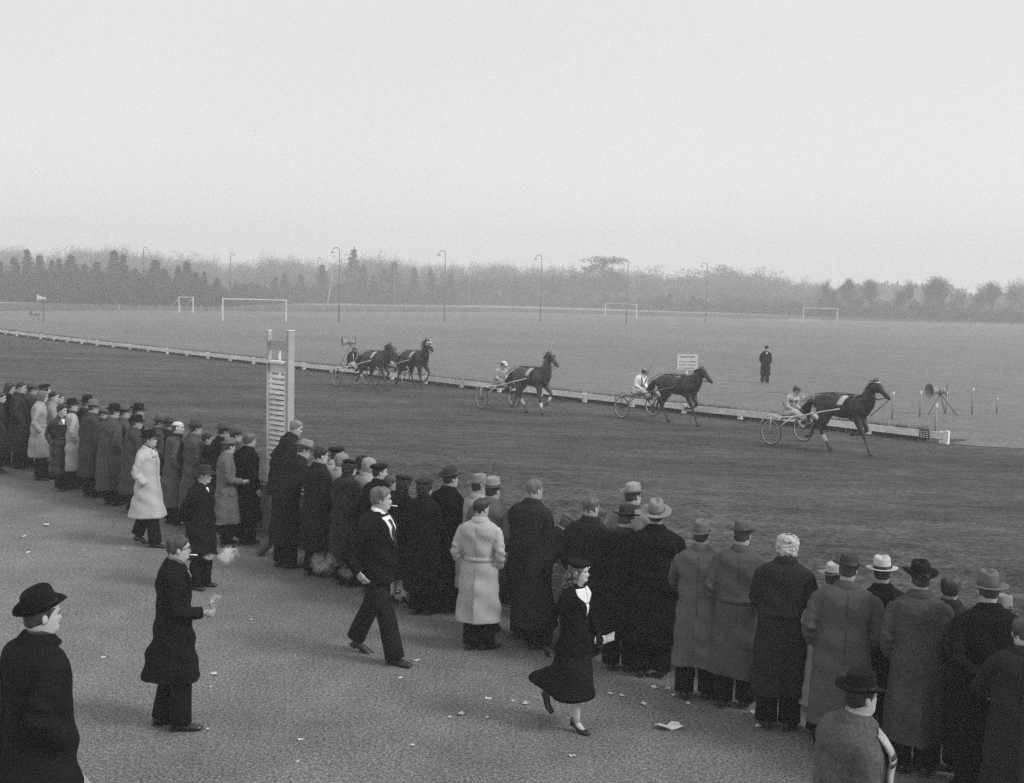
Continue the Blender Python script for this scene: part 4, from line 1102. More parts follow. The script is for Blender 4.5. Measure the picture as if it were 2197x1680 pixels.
# litter on the terrace
LIT = [(98, 1128, .13), (50, 1152, .10), (62, 1186, .09), (95, 1108, .06), (268, 1178, .07), (180, 1181, .05), (222, 1412, .07), (460, 1448, .09), (645, 1587, .06), (638, 1635, .04), (445, 1565, .04), (452, 1475, .05),
       (885, 1600, .05), (988, 1533, .09), (965, 1540, .05), (1048, 1500, .08), (1102, 1505, .05), (1127, 1511, .09), (1405, 1477, .07), (1432, 1479, .06), (1463, 1481, .11), (1472, 1486, .07), (1390, 1447, .07), (1445, 1493, .05), (1597, 1506, .08), (1613, 1530, .06), (1630, 1531, .05),
       (1628, 1560, .07), (1683, 1567, .05), (1335, 1494, .05), (1512, 1496, .05), (1380, 1512, .06), (1475, 1511, .05), (1228, 1623, .07), (600, 1235, .05), (730, 1180, .05), (648, 1176, .04), (690, 1286, .05),
       (893, 1418, .09), (320, 1090, .05), (360, 1225, .05), (28, 1055, .05), (20, 1132, .06), (1310, 1490, .05), (860, 1455, .05), (540, 1330, .05), (1045, 1540, .05)]
LITL = ["large white scrap at the far left of the terrace, left of the raincoat man", "oval white scrap nearest the left edge beside the row's end", "dull scrap left of the old man's hat crown, higher up", "small scrap just above the large one on the far left", "scrap left of the striding raincoat man's shoes",
 "tiny scrap between the far left litter and the raincoat man's feet", "scrap in the open between the old man and the man in glasses", "white scrap right of the shins of the man in glasses", "lone square scrap at the bottom centre left", "tiny scrap under the lone square one at the bottom", "tiny scrap lower right of the shoes of the man in glasses",
 "small scrap close below the hem of the man in glasses, right side", "small scrap at the bottom below the suited man", "flat scrap below the pale trench coat man, left one", "tiny crumb beside the flat scrap below the pale trench coat", "bright scrap left of the running woman's raised foot", "tiny scrap of the pair by the running woman's raised foot", "larger scrap of the pair by the running woman's raised foot",
 "leftmost of the scraps strewn below the grey raincoats", "second scrap strewn below the grey raincoats", "longest bright scrap strewn below the grey raincoats", "scrap overlapping the longest bright one below the grey raincoats", "scrap lying at the shoes of the broad half-belted man", "small scrap under the strewn row below the raincoats", "bright scrap at the shoes of the grey half-belt overcoat", "left one of two scraps below the white-haired person", "right one of two scraps below the white-haired person",
 "scrap above the tweed coat man's hat, left side", "small scrap nearest the tweed coat man at the bottom right", "scrap right of the running woman's knee", "scrap at the feet of the plain grey raincoat", "small scrap right of the running woman's shin", "tiny scrap above the crumpled newspaper sheet", "scrap at the bottom just under the running woman's shoe", "scrap left of the smoke trail, behind the suited man", "tiny scrap below the dark overcoats under the smoke", "tiny scrap left of the smoke at the dark coat's feet", "tiny scrap under the smoke trail",
 "bright scrap at the toe of the suited man's front shoe", "tiny scrap upper left between leather coat and raincoat man", "small scrap below left of the raincoat man", "tiny scrap at the left edge just under the crowd's end", "small scrap at the left edge below the oval one", "tiny scrap left of the woman's crumpled shadow side", "small scrap below the suited man's front shoe", "lone tiny scrap between the man in glasses and the suited man", "tiny scrap by the bright one left of the woman's raised foot"]
rs = np.random.RandomState(3)
for k, (px, py, w) in enumerate(LIT):
    paper(G(px, py), (w * (.8 if px < 1300 else 1.1), w * (.6 if px < 1300 else .8)), rs.rand() * 3, LITL[k].replace("woman's crumpled shadow side", "broad half-belted man's scrap"), grp="litter scraps on the terrace", a=.45 + .22 * rs.rand(), seed=k)
paper(G(1435, 1562), (.24, .13), .3, "crumpled sheet of newspaper, the largest litter on the terrace", a=.6, seed=77)
# ------------------------------------------------------------------ infield rail and hedge
def rail_pt(t):     # t metres back from the finish end
    t = max(t, -1)
    bend = 0.0 if t < 50 else 0.0009 * (t - 50) ** 2
    return TC(-14.45 - t, 31.62 + bend)
rail = empty("rail_fence", rail_pt(0), 0, "long low white plank rail on short posts along the infield side of the track", "fence")
r0 = rail_pt(0)
M_plank = mat("rail_paint", .80, .7, .14, 1.2, spec=.25, extra=[(8, .85, 1.12)])
NP = 40
for k in range(NP):
    t = .12 + k * 2.3; q = rail_pt(t) - r0
    b = MB(); jt = rail_pt(t + .5) - rail_pt(t); an = atan2(jt[1], jt[0])
    b.box(q + np.array([0, 0, .17]), (.16, .10, .34 if k % 2 == 0 else .30), an); b.obj("rail_post", M_plank, rail, False)
    if k % 2 == 0 and k < NP - 2:
        a = rail_pt(t) - r0; c = rail_pt(t + 4.57) - r0
        off = np.array([-NR[0], -NR[1], 0]) * .065
        b = MB(); dz = .012 * ((k * 7) % 5 - 2) / 2
        b.bar(a + off + (0, 0, .235 + dz), c + off + (0, 0, .235 - dz), .035, .195); b.obj("rail_board", M_plank, rail, False)
b = MB(); b.box(np.array([0.0, 0.0, .18]), (.13, .13, .37), ANG); b.obj("end_post", M_plank, rail, False)
# small dark plate with pale rows near the rail end
pl = empty("number_plate", rail_pt(.62) + np.array([-NR[0], -NR[1], 0]) * .11 + (0, 0, .10), ANG, "small black plate with rows of white marks at the finish end of the rail", "plate")
b = MB(); b.box((0, 0, .11), (.30, .02, .24)); b.obj("board", mat("black_board", .03, .6), pl, False)
rs = np.random.RandomState(2)
for r in range(4):
    for c in range(3):
        b = MB(); b.box((-.09 + c * .09, -.013, .035 + r * .052), (.055 + .02 * rs.rand(), .008, .022)); b.obj("mark", M_white, pl, False)

# hedge: countless thin stems
rs = np.random.RandomState(5)
def blades(name, pts, hmin, hmax, w, lean, material, label, cat, fork=2):
    n = len(pts); V = []; T = []
    k = 0
    for (x, y, z) in pts:
        h = rs.uniform(hmin, hmax); a = rs.rand() * 6.28; l = rs.normal(0, lean, 2) * h
        for f in range(fork):
            aa = a + f * 1.6; l2 = l + rs.normal(0, lean * .6, 2) * h; wv = w * rs.uniform(.6, 1.4)
            dx, dy = cos(aa) * wv, sin(aa) * wv
            V += [(x - dx, y - dy, z), (x + dx, y + dy, z), (x + l2[0], y + l2[1], z + h * rs.uniform(.75, 1))]
            T.append((k, k + 1, k + 2)); k += 3
    b = MB(); b.add(V, None, T); o = b.obj(name, material, None, False)
    return tag(o, label, cat, kind="stuff")
M_hedge = mat("bare_hedge", .085, .95, .5, 3, spec=.1)
pts = []
for i in range(15000):
    t = (rs.rand() ** 1.25) * 92; q = rail_pt(t) + np.array([NR[0], NR[1], 0]) * (.28 + rs.normal(0, .10))
    if t > .7 and (sin(t * 1.7) + sin(t * .61 + 1) + rs.rand() * 2.2) > -.4: pts.append((q[0], q[1], 0))
blades("hedge", pts, .26, .47, .020, .22, M_hedge, "low clipped bare hedge growing right behind the white rail", "hedge", 3)
M_tuft = mat("dead_grass", .17, .95, .5, 2, spec=.1)
pts = []
for i in range(9000):
    t = rs.rand() ** 1.4 * 90; q = rail_pt(t) + np.array([NR[0], NR[1], 0]) * rs.uniform(-.05, 1.3) ; pts.append((q[0], q[1], 0))
blades("grass_tufts", pts, .02, .07, .012, .6, M_tuft, "tufts of dead grass along the foot of the rail", "grass", 2)
# ------------------------------------------------------------------ horses
HPH = 140.0     # heading of the team (compass, 90 = right, 180 = towards the camera)
LEGS_A = {  # x forward, z up: joints from shoulder/hip to hoof
    'fn': [(.46, 1.05), (.52, .84), (.70, .50), (.83, .20), (.88, .09), (.93, .02)],      # reaching fore
    'ff': [(.46, 1.05), (.50, .86), (.66, .62), (.36, .46), (.24, .50), (.18, .44)],      # folded fore
    'hn': [(-.62, 1.12), (-.46, .86), (-.62, .50), (-.42, .22), (-.36, .10), (-.30, .02)],  # hind under the body
    'hf': [(-.64, 1.12), (-.62, .86), (-.98, .62), (-1.10, .36), (-1.16, .26), (-1.24, .24)]}  # hind flung back
LEGS_B = {
    'fn': [(.46, 1.05), (.50, .82), (.56, .48), (.60, .18), (.62, .09), (.67, .02)],
    'ff': [(.46, 1.05), (.60, .88), (.84, .68), (.70, .42), (.62, .36), (.56, .30)],
    'hn': [(-.62, 1.12), (-.44, .86), (-.50, .52), (-.26, .24), (-.20, .11), (-.14, .02)],
    'hf': [(-.64, 1.12), (-.66, .84), (-.98, .54), (-1.06, .26), (-1.14, .14), (-1.22, .07)]}
def horse_body(pose, head_up, near):
    b = MB()
    def T_(pts, rad, flat=1.0): b.tube(cr(pts, len(pts) * 4 - 3), np.interp(np.linspace(0, 1, len(pts) * 4 - 3), np.linspace(0, 1, len(rad)), rad), 14, flat=flat, side=(0, 0, 1))
    T_([(-.93, 0, 1.16), (-.78, 0, 1.22), (-.50, 0, 1.24), (-.10, 0, 1.17), (.30, 0, 1.19), (.58, 0, 1.17), (.74, 0, 1.12)], [.10, .235, .275, .285, .300, .255, .13])
    b.ball((-.62, 0, 1.26), (.30, .23, .23), 14, 9)
    b.ball((.30, 0, 1.36), (.30, .12, .16), 12, 7)
    hx, hz = head_up
    T_([(.42, 0, 1.24), (.66, 0, 1.40), (.66 + (hx - .66) * .5, 0, 1.46 + (hz - 1.46) * .55), (hx, 0, hz)], [.24, .19, .125, .095])
    T_([(.55, 0, 1.16), (.74, 0, 1.30), (.72 + (hx - .66) * .55, 0, 1.36 + (hz - 1.46) * .5)], [.17, .14, .09])
    mz = hz - .36; mx = hx + .42
    T_([(hx - .04, 0, hz + .01), (hx + .08, 0, hz - .04), (hx + .22, 0, hz - .18), (mx - .04, 0, mz + .06), (mx + .02, 0, mz)], [.085, .100, .078, .058, .045])
    b.ball((hx + .07, 0, hz - .13), (.10, .065, .10), 10, 7)
    for s in (-1, 1): b.tube([(hx - .01, s * .045, hz + .06), (hx + .01, s * .062, hz + .13), (hx + .03, s * .065, hz + .20)], [.030, .030, .008], 7)
    for key, s in (('fn', -1), ('ff', 1), ('hn', near), ('hf', -near)):
        L = pose[key]; front = key[0] == 'f'
        y0 = .13 if front else .14
        P = [(x, s * (y0 - .02 * (i > 2)), z) for i, (x, z) in enumerate(L)]
        rad = [.14, .105, .056, .036, .040, .046] if front else [.19, .145, .062, .038, .040, .046]
        n = 21; path = np.array([np.array(P[0]) for _ in range(1)])
        path = []; rr = []
        for i in range(5):
            for u in np.linspace(0, 1, 5)[:-1]:
                path.append(np.array(P[i]) * (1 - u) + np.array(P[i + 1]) * u)
                r_ = rad[i] * (1 - u) + rad[i + 1] * u
                if i in (2,): r_ -= .010 * sin(pi * u)
                if i == 1: r_ -= .004 * sin(pi * u)
                rr.append(r_)
        path.append(np.array(P[5])); rr.append(rad[5])
        path = np.array(path); sm_ = path.copy(); sm_[1:-1] = (path[:-2] + 2 * path[1:-1] + path[2:]) / 4
        b.tube(sm_, rr, 9)
    o = b.obj("horse_body_source", mat("x", .1), None)
    md = o.modifiers.new("r", 'REMESH'); md.mode = 'VOXEL'; md.voxel_size = .026
    sm = o.modifiers.new("s", 'SMOOTH'); sm.factor = .5; sm.iterations = 4
    dg = bpy.context.evaluated_depsgraph_get()
    me = bpy.data.meshes.new_from_object(o.evaluated_get(dg))
    bpy.data.objects.remove(o)
    me.polygons.foreach_set("use_smooth", [True] * len(me.polygons))
    return me

def horse(px, py, label, pose, near, coat_a, head, wraps=(), pad=True, blink=None, hooves=.06, phi=HPH, s=1.0, white_pad=True, browband=False, sheep=False):
    g = G(px, py)
    rz = radians(90 - phi)
    R = empty("horse", (g[0], g[1], 0), rz, label, "horse", "trotting horses on the track")
    me = horse_body(pose, head, near)
    M_h = mat("horse_coat_%d" % int(coat_a * 1000), coat_a, .5, .25, 3.5, spec=.4)
    me.materials.clear(); me.materials.append(M_h)
    o = bpy.data.objects.new("body", me); COL.objects.link(o); o.parent = R
    hx, hz = head
    blk = mat("harness_leather", .02, .5, spec=.4); wht = mat("white_harness", .62, .7)
    # mane and tail
    rs = np.random.RandomState(int(px)); b = MB()
    neck = cr([(.36, 0, 1.50), (.62, 0, 1.58), (.66 + (hx - .66) * .5, 0, 1.58 + (hz - 1.46) * .55), (hx - .03, 0, hz + .10)], 30)
    for i in range(130):
        q = neck[rs.randint(30)] + rs.normal(0, .012, 3)
        d = np.array([-.10, -.6 + rs.normal(0, .5), -.6 - rs.rand()]) * .10 + np.array([-.09, 0, .03]) * rs.rand()
        b.tube([q, q + d * .6 + (-.02, 0, .01), q + d * 1.1 + (-.05, 0, 0)], [.014, .011, .003], 4)
    b.obj("mane", mat("dark_mane", .022, .7), R)
    b = MB()
    for i in range(60):
        e = rs.normal(0, 1, 3) * (.05, .06, .07)
        b.tube(cr([(-.90, 0, 1.28), np.array((-1.08, 0, 1.22)) + e * .4, np.array((-1.22, 0, 1.0)) + e, np.array((-1.30, 0, .72)) + e * 1.6], 7), [.02, .022, .02, .018, .014, .01, .003], 4)
    b.obj("tail", mat("dark_mane", .022, .7), R)
    for key, sd in (('fn', -1), ('ff', 1), ('hn', near), ('hf', -near)):
        L = pose[key]; y = sd * (.11 if key[0] == 'f' else .12)
        b = MB(); (x1, z1), (x2, z2) = L[4], L[5]
        b.tube([(x1 + (x2 - x1) * .45, y, z1 + (z2 - z1) * .45), (x2, y, z2 + .015), (x2 + .015, y, z2 - .012)], [.052, .060, .064], 9); b.obj("hoof", mat("hoof_%d" % int(hooves * 100), hooves, .6), R)
        if key in wraps:
            (xa, za), (xb, zb) = L[2], L[3]; b = MB()
            A = np.array([xa, y, za]); B = np.array([xb, y, zb]); b.tube([A + (B - A) * .35, A + (B - A) * .7, A + (B - A) * 1.0], [.048, .046, .050], 10); b.obj("leg_wrap", wht, R)
    # harness
    b = MB(); aa = np.linspace(0, 2 * pi, 25)
    for x, zc, ry, rz_ in ((.22, 1.19, .305, .335), (.27, 1.19, .305, .335)):
        b.tube(np.stack([np.full(25, x) - .05 * np.cos(aa), np.sin(aa) * ry, zc + np.cos(aa) * rz_], -1), .018, 5, cap=False)
    b.tube(cr([(.22, .0, 1.55), (-.2, .0, 1.49), (-.6, 0, 1.52), (-.95, 0, 1.30)], 14), .014, 5)
    for sd in (-1, 1): b.tube(cr([(.74, sd * .05, 1.10), (.55, sd * .27, 1.10), (.2, sd * .33, 1.13), (-.4, sd * .31, 1.10), (-.94, sd * .12, 1.12)], 20), .012, 5)
    b.obj("harness", blk, R)
    if pad:
        for sd in (-1, 1):
            b = MB(); a0 = np.linspace(.45, 1.35, 6)
            rows = [np.stack([x + 0 * a0 - .10 * (a0 - .4), sd * np.sin(a0) * rr_, 1.19 + np.cos(a0) * (rr_ + .03)], -1) for x, rr_ in ((.05, .318), (.22, .322))]
            rows2 = [np.stack([x + 0 * a0 - .10 * (a0 - .4), sd * np.sin(a0) * .300, 1.19 + np.cos(a0) * .33], -1) for x in (.22, .05)]
            b.grid(np.array(rows + rows2), False); b.obj("saddle_cloth", wht, R)
    b = MB(); mz = hz - .36; mx = hx + .42
    for u, r_ in ((.30, .108), (.80, .070)):
        c0 = np.array([hx + .42 * u, 0, hz - .36 * u]); n = np.array([.76, 0, -.65]); up_ = np.array([.65, 0, .76])
        b.tube(np.array([c0 + np.cos(a) * np.array([0, 1, 0]) * r_ * .82 + np.sin(a) * up_ * r_ for a in np.linspace(0, 2 * pi, 17)]), .010, 5, cap=False)
    for sd in (-1, 1):
        b.tube([(hx - .0, sd * .085, hz + .03), (hx + .2, sd * .085, hz - .17), (mx - .06, sd * .065, mz + .02)], .009, 5)
    b.obj("bridle", blk, R)
    if browband:
        b = MB(); b.tube([(hx + .02, -.085, hz + .05), (hx + .09, -.04, hz + .055), (hx + .10, .04, hz + .055), (hx + .02, .085, hz + .05)], .016, 6); b.obj("browband", wht, R)
    if blink == 'hood':
        b = MB(); 
        for sd in (-1, 1):
            c0 = np.array([hx + .13, sd * .092, hz - .055])
            b.tube(np.array([c0 + np.array([np.cos(a) * .07, 0, np.sin(a) * .065]) for a in np.linspace(0, 2 * pi, 15)]), .019, 6, cap=False)
        b.tube([(hx + .16, -.08, hz + .01), (hx + .19, 0, hz - .01), (hx + .16, .08, hz + .01)], .022, 6)
        b.tube([(hx + .24, -.08, hz - .12), (hx + .29, 0, hz - .12), (hx + .24, .08, hz - .12)], .018, 6)
        b.obj("blinker_hood", wht, R)
    elif blink:
        for sd in (-1, 1):
            b = MB(); b.ball((hx + .12, sd * .105, hz - .04), (.055, .018, .06), 10, 6); b.obj("blinker", mat("blinker", .03, .35), R)
    # reins run back to the driver's hands
    for sd in (-1, 1):
        b = MB(); b.tube(cr([(mx - .06, sd * .07, mz + .03), (.62, sd * .22, 1.43), (.2, sd * .20, 1.53), (-.7, sd * .16, 1.50), (-1.36, sd * .07, 1.20)], 20), .010, 5); b.obj("rein", blk, R)
    if sheep:
        b = MB(); b.tube([(mx - .02, 0, mz - .02), (.80, 0, 1.02)], .012, 5); b.obj("martingale", blk, R)
    return R, g, rz

def sulky(g, rz, label, tone=.6, s=1.0):
    M_t = mat("sulky_paint_%d" % int(tone * 100), tone, .45, .08, 3); dk = mat("tyre", .05, .7); st = mat("dark_metal", .05, .4, spec=.5)
    ax_ = -1.80; hw = .74; r = .335
    R = empty("sulky", (g[0], g[1], 0), rz, label, "sulky", "racing sulkies behind the horses")
    for sd in (-1, 1):
        w = MB(); a = np.linspace(0, 2 * pi, 33)
        w.tube(np.stack([ax_ + np.cos(a) * r, np.full(33, sd * hw), r + .02 + np.sin(a) * r], -1), .020, 6, cap=False); wo = w.obj("wheel", dk, R)
        w = MB(); w.tube(np.stack([ax_ + np.cos(a) * (r - .024), np.full(33, sd * hw), r + .02 + np.sin(a) * (r - .024)], -1), .013, 6, cap=False); w.obj("rim", mat("wheel_rim", .55, .4), wo)
        w = MB(); w.ball((ax_, sd * hw, r + .02), (.035, .05, .035), 8, 6); w.obj("hub", st, wo)
        w = MB()
        for k in range(20):
            an = k * 2 * pi / 20; off = .02 * (-1) ** k
            w.tube([(ax_ + cos(an + off) * .03, sd * (hw + .02 * (-1) ** k), r + .02 + sin(an + off) * .03), (ax_ + cos(an) * (r - .03), sd * hw, r + .02 + sin(an) * (r - .03))], .0035, 4, cap=False)
        w.obj("spokes", st, wo)
        # shaft: from behind the wheel, over the axle, forward to the saddle
        b = MB(); b.tube(cr([(ax_ - .12, sd * .62, .72), (ax_ + .35, sd * .56, .80), (-1.0, sd * .46, .88), (-.5, sd * .40, 1.02), (.10, sd * .36, 1.16)], 16), .024, 7); b.obj("shaft", M_t, R)
        b = MB(); b.tube([(ax_, sd * (hw - .05), r + .02), (ax_ + .55, sd * .53, .83)], .018, 6); b.tube([(ax_, sd * (hw + .05), r + .02), (ax_ + .02, sd * (hw + .05), .70), (ax_ - .10, sd * .62, .74)], .014, 6)
        b.obj("strut", M_t, R)
        b = MB(); a2 = np.linspace(.9, 2.7, 12); b.tube(np.stack([ax_ + np.cos(a2) * (r + .09), np.full(12, sd * (hw - .05)), r + .06 + np.sin(a2) * (r + .09)], -1), .016, 6); b.obj("wheel_guard", M_t, R)
        b = MB(); b.tube([(ax_ + .62, sd * .50, .82), (ax_ + .66, sd * .30, .76)], .018, 6); b.obj("stirrup", st, R)
    b = MB(); b.tube([(ax_, -hw, r + .02), (ax_, -hw + .12, r + .06), (ax_ + .02, -.3, .70), (ax_ + .02, .3, .70), (ax_, hw - .12, r + .06), (ax_, hw, r + .02)], .018, 7); b.tube([(ax_ - .1, -.62, .73), (ax_ - .1, .62, .73)], .018, 7); b.obj("axle", st, R)
    b = MB(); b.ball((ax_ + .02, 0, .77), (.20, .19, .045), 14, 6); b.tube([(ax_ - .16, -.17, .80), (ax_ - .20, 0, .86), (ax_ - .16, .17, .80)], .018, 6); b.obj("seat", dk, R)
    return R

def driver(g, rz, phi, label, coat, cap, trous=.6, extra=None, look=None):
    fwd = np.array([cos(rz), sin(rz)]); p = g[:2] + fwd * (-1.84)
    R, W = person((p[0], p[1]), phi, label, s=1.0, look=look if look is not None else phi, coat=coat, kind='silks', fabric='cotton', hat='cap', hat_a=cap, trousers=trous, armL='rein', armR='rein', legs='sit', lean=.36,
                  lf=(-.26, .78, .70, -.3, -.1), rf=(.26, .78, .70, -.3, .1), z0=-.06, hair_a=.03, vent=False, group="drivers on the sulkies")
    if extra == 'band':       # pale shoulder straps and hoops on the jacket
        S = torso_fn(coat_profile(.84, kind='silks'), 1, 0)
    b = MB()
    for sx in (-1, 1):
        a = np.linspace(0, 2 * pi, 13); b.tube(np.stack([sx * .032 + np.cos(a) * .024, np.full(13, .104), 1.648 + np.sin(a) * .018], -1), .006, 5, cap=False)
    b.xf(lambda V: make_xf(dict(s=1, yaw=radians((look or phi) - phi), lean=.36))(V, True)); b.obj("goggles", mat("glasses_frame", .05, .3), R)
    return R, W
def stripes(R, kind, a):
    """bands laid on a racing jacket"""
    S = torso_fn(coat_profile(.84, kind='silks'), 0, 0); X = make_xf(dict(s=1, lean=.36)); mm = mat("stripe_%d" % int(a * 100), a, .8)
    def pz(rows, name):
        b = MB(); b.grid(np.array(rows), False); b.xf(X); b.obj(name, mm, R)
    if kind == 'hoop':
        aa = np.linspace(0, 2 * pi, 33)
        for z in (1.34, 1.16):
            pz([S(aa, np.full(33, z - .035), .006), S(aa, np.full(33, z - .03), .012), S(aa, np.full(33, z + .03), .012), S(aa, np.full(33, z + .035), .006)], "hoop")
    else:
        for sg in (-1, 1):
            zz = np.linspace(1.00, 1.46, 8)
            for c0 in (pi / 2, -pi / 2):
                w0 = .55
                rows = [np.array([S(np.array([c0 + sg * (w0 * (z - .95) * 2.0 + d)]), np.array([z]), o)[0] for z in zz]) for d, o in ((-.10, .006), (-.09, .013), (.09, .013), (.10, .006))]
                pz(rows, "brace")
def whip(W, label, up=.9):
    b = MB(); a = W((.12, .34, 1.12)); b.tube(cr([a, a + (.15, .02, .45 * up), a + (.42, .05, .95 * up)], 10), np.linspace(.010, .004, 10), 5)
    tag(b.obj("whip", mat("whip", .05, .5), None), label, "whip")

# leading horse on the right
h, g, rz = horse(1807, 968, "leading dark horse with white browband and saddle cloth, farthest right of the race", LEGS_A, -1, .022, (.90, 1.86), wraps=('hn',), browband=True, sheep=True)
sulky(g, rz, "pale-shafted sulky drawn by the leading horse on the right")
R_, W_ = driver(g, rz, HPH, "driver in a checked pale and dark jacket and light trousers behind the leading horse", .38, .14, .62, look=110); stripes(R_, 'hoop', .10); stripes(R_, 'brace', .70)
b = MB(); a = W_((-.15, .30, 1.2)); b.tube(cr([a, a + (-.35, 0, .32), a + (-.8, 0, .40), a + (-1.2, 0, .28)], 12), np.linspace(.010, .004, 12), 5); tag(b.obj("whip", mat("whip", .05, .5), None), "thin whip trailing left of the rightmost driver", "whip")
# second from the right, dark mane flying
h, g, rz = horse(1455, 907, "dark horse with a flying mane passing below the white notice, no saddle cloth", LEGS_A, -1, .026, (.90, 1.72), pad=False)
sulky(g, rz, "dark-shafted sulky below the white notice", .14)
R_, W_ = driver(g, rz, HPH, "driver in a white jacket and white trousers below the white notice", .72, .22, .66, look=100); stripes(R_, 'brace', .04)
whip(W_, "long thin whip held up by the driver in white", 1.15)
# the bay in the middle
h, g, rz = horse(1141, 885, "bay horse with blinkers, white girths and white leg wraps, in the middle of the race", LEGS_B, -1, .055, (.82, 1.98), wraps=('fn', 'hn', 'ff'), blink='cup')
sulky(g, rz, "white-banded sulky drawn by the bay horse with white leg wraps", .62)
R_, W_ = driver(g, rz, HPH, "driver in a plain pale jacket and white cap behind the bay horse", .34, .62, .34, look=115)
# the pair on the left
h, g, rz = horse(890, 832, "dark horse in a white blinker hood, right one of the pair on the left", LEGS_B, 1, .020, (.80, 1.92), blink='hood', phi=140)
sulky(g, rz, "sulky of the hooded horse, half hidden behind the near horse of the pair", .60)
R_, W_ = driver(g, rz, 140, "driver of the hooded horse, nearly hidden behind the near horse's head", .05, .16, .5, look=115)
h, g, rz = horse(808, 834, "dark brown horse on the near left of the pair, its head hiding the driver behind", LEGS_A, 1, .036, (.86, 1.76), phi=138)
sulky(g, rz, "white-shafted sulky of the leftmost driver", .66)
R_, W_ = driver(g, rz, 138, "leftmost driver in a dark jacket with white braces and a grey cap", .035, .20, .62, look=112); stripes(R_, 'brace', .70)
whip(W_, "short whip held upright by the leftmost driver", .7)

# ------------------------------------------------------------------ notice, stakes, loudspeakers, goals, lamps
g = G(1473, 828); sg = empty("notice_board", g, radians(4), "white wooden notice with lettering on a post behind the rail", "sign")
zt = HT(1473, 760, g[1]); zb = HT(1473, 793, g[1]); Wd_ = 44.5 / CAM_F * g[1]
b = MB(); b.box((0, 0, (zt + zb) / 2), (Wd_, .03, zt - zb)); b.obj("board", mat("notice_white", .62, .7, .06, 4), sg, False)
b = MB(); b.box((0, .04, zb / 2 + .2), (.08, .06, zb + .5)); b.obj("post", M_white, sg, False)
b = MB(); b.box((0, 0, zt + .015), (.10, .05, .035)); b.obj("finial", M_white, sg, False)
M_ink = mat("dark_lettering", .12, .8)
for (txt, size, zz) in (("VERBODEN", .135, zt - .165), ("IS HET ELK VOORWERP", .074, zt - .365), ("TER BAAN  TE WERPEN", .074, zt - .505), ("DE KLEUR KAARTEN", .074, zt - .645)):
    cu = bpy.data.curves.new("lettering", 'FONT'); cu.body = txt; cu.size = size; cu.align_x = 'CENTER'; cu.extrude = .002; cu.offset = .0
    tmp = bpy.data.objects.new("lettering", cu); COL.objects.link(tmp)
    dg = bpy.context.evaluated_depsgraph_get(); me = bpy.data.meshes.new_from_object(tmp.evaluated_get(dg)); bpy.data.objects.remove(tmp)
    me.materials.clear(); me.materials.append(M_ink)
    to_ = bpy.data.objects.new("lettering", me); COL.objects.link(to_); to_.parent = sg; to_.location = (0, -.018, zz); to_.rotation_euler = (pi / 2, 0, 0)

def stake(px, pyt, pyb, label):
    g = G(px, pyb); h = HT(px, pyt, g[1]); R = empty("marker_stake", g, 0, label, "stake", "thin stakes beyond the rail end")
    b = MB(); b.tube([(0, 0, 0), (.006, 0, h * .85)], .030, 7); b.obj("stake", mat("grey_stake", .27, .8, .2, 6), R)
    b = MB(); b.tube([(.006, 0, h * .85), (.008, 0, h)], .032, 7); b.obj("white_tip", M_white, R)
s_ = 1 / 1.4897
for (x, yt, yb, lb) in ((2565, 1265, 1318, "thin pale stake left of the leading driver's head, behind his shoulder"), (2666, 1262, 1324, "thin pale stake seen over the leading horse's back"), (2761, 1302, 1338, "thin stake in front of the leading horse's chest"),
                        (2851, 1252, 1340, "thin stake right of the leading horse's head"), (2939, 1250, 1332, "thin stake left of the big loudspeaker"), (2987, 1290, 1403, "tall near stake beside the end post of the rail"),
                        (3022, 1252, 1322, "thin stake right behind the big loudspeaker"), (3106, 1240, 1324, "thin stake right of the big loudspeaker's tripod"), (3185, 1272, 1318, "thin stake farthest to the right")):
    stake(x * s_, yt * s_, yb * s_, lb)

def horn(fpx, fpy, cpx, cpy, label, k=1.0, aim=205, stand=True):
    g = G(fpx, fpy); z = HT(cpx, cpy, g[1]); R = empty("loudspeaker", g, radians(90 - aim), label, "loudspeaker")
    metal = mat("horn_metal", .22, .45, .15, 4, spec=.5); dk = mat("dark_metal", .05, .4, spec=.5)
    b = MB(); x = np.array([.42, .40, .30, .16, .0, -.12]) * k; r = np.array([.30, .27, .20, .15, .125, .12]) * k
    P = lambda rr, xx: np.stack([np.full(22, xx), np.cos(np.arange(22) * 2 * pi / 22) * rr, z + np.sin(np.arange(22) * 2 * pi / 22) * rr], -1)
    rows = [P(rr, xx) for xx, rr in zip(x, r)] + [P(rr - .012 * k, xx + .002) for xx, rr in list(zip(x, r))[::-1]]
    b.grid(np.array(rows), True, False, False); b.obj("horn", metal, R)
    b = MB(); b.tube([(-.10 * k, 0, z), (-.14 * k, 0, z), (-.30 * k, 0, z), (-.34 * k, 0, z)], [.10 * k, .135 * k, .135 * k, .10 * k], 16); b.obj("driver_housing", metal, R)
    b = MB(); b.tube([(.02 * k, 0, z), (-.02 * k, 0, z)], .142 * k, 16); b.tube([(-.06, 0, z - .10 * k), (-.06, 0, z - .26 * k)], .02, 6); b.obj("bracket", dk, R)
    if stand:
        top = np.array([-.10, 0, z - .14 * k])
        for a, L in ((-2.5, .62), (.3, .62), (2.3, .62)):
            b = MB(); b.tube([top + (0, 0, .10) - np.array([cos(a), sin(a), 0]) * .06, (top[0] + cos(a) * L, sin(a) * L, 0)], .015, 6); b.obj("leg", dk, R)
        b = MB(); b.tube([(-.42 * k, 0, z + .25), (-.38 * k, 0, z - .2)], .02, 6); b.obj("upright", dk, R)
    return R
horn(2010, 889, 1990, 838, "big grey horn loudspeaker on a tripod beyond the end of the rail", .88, 255)
horn(748, 783, 742, 734, "pale horn loudspeaker on tripod legs behind the leftmost driver", .86, 250)
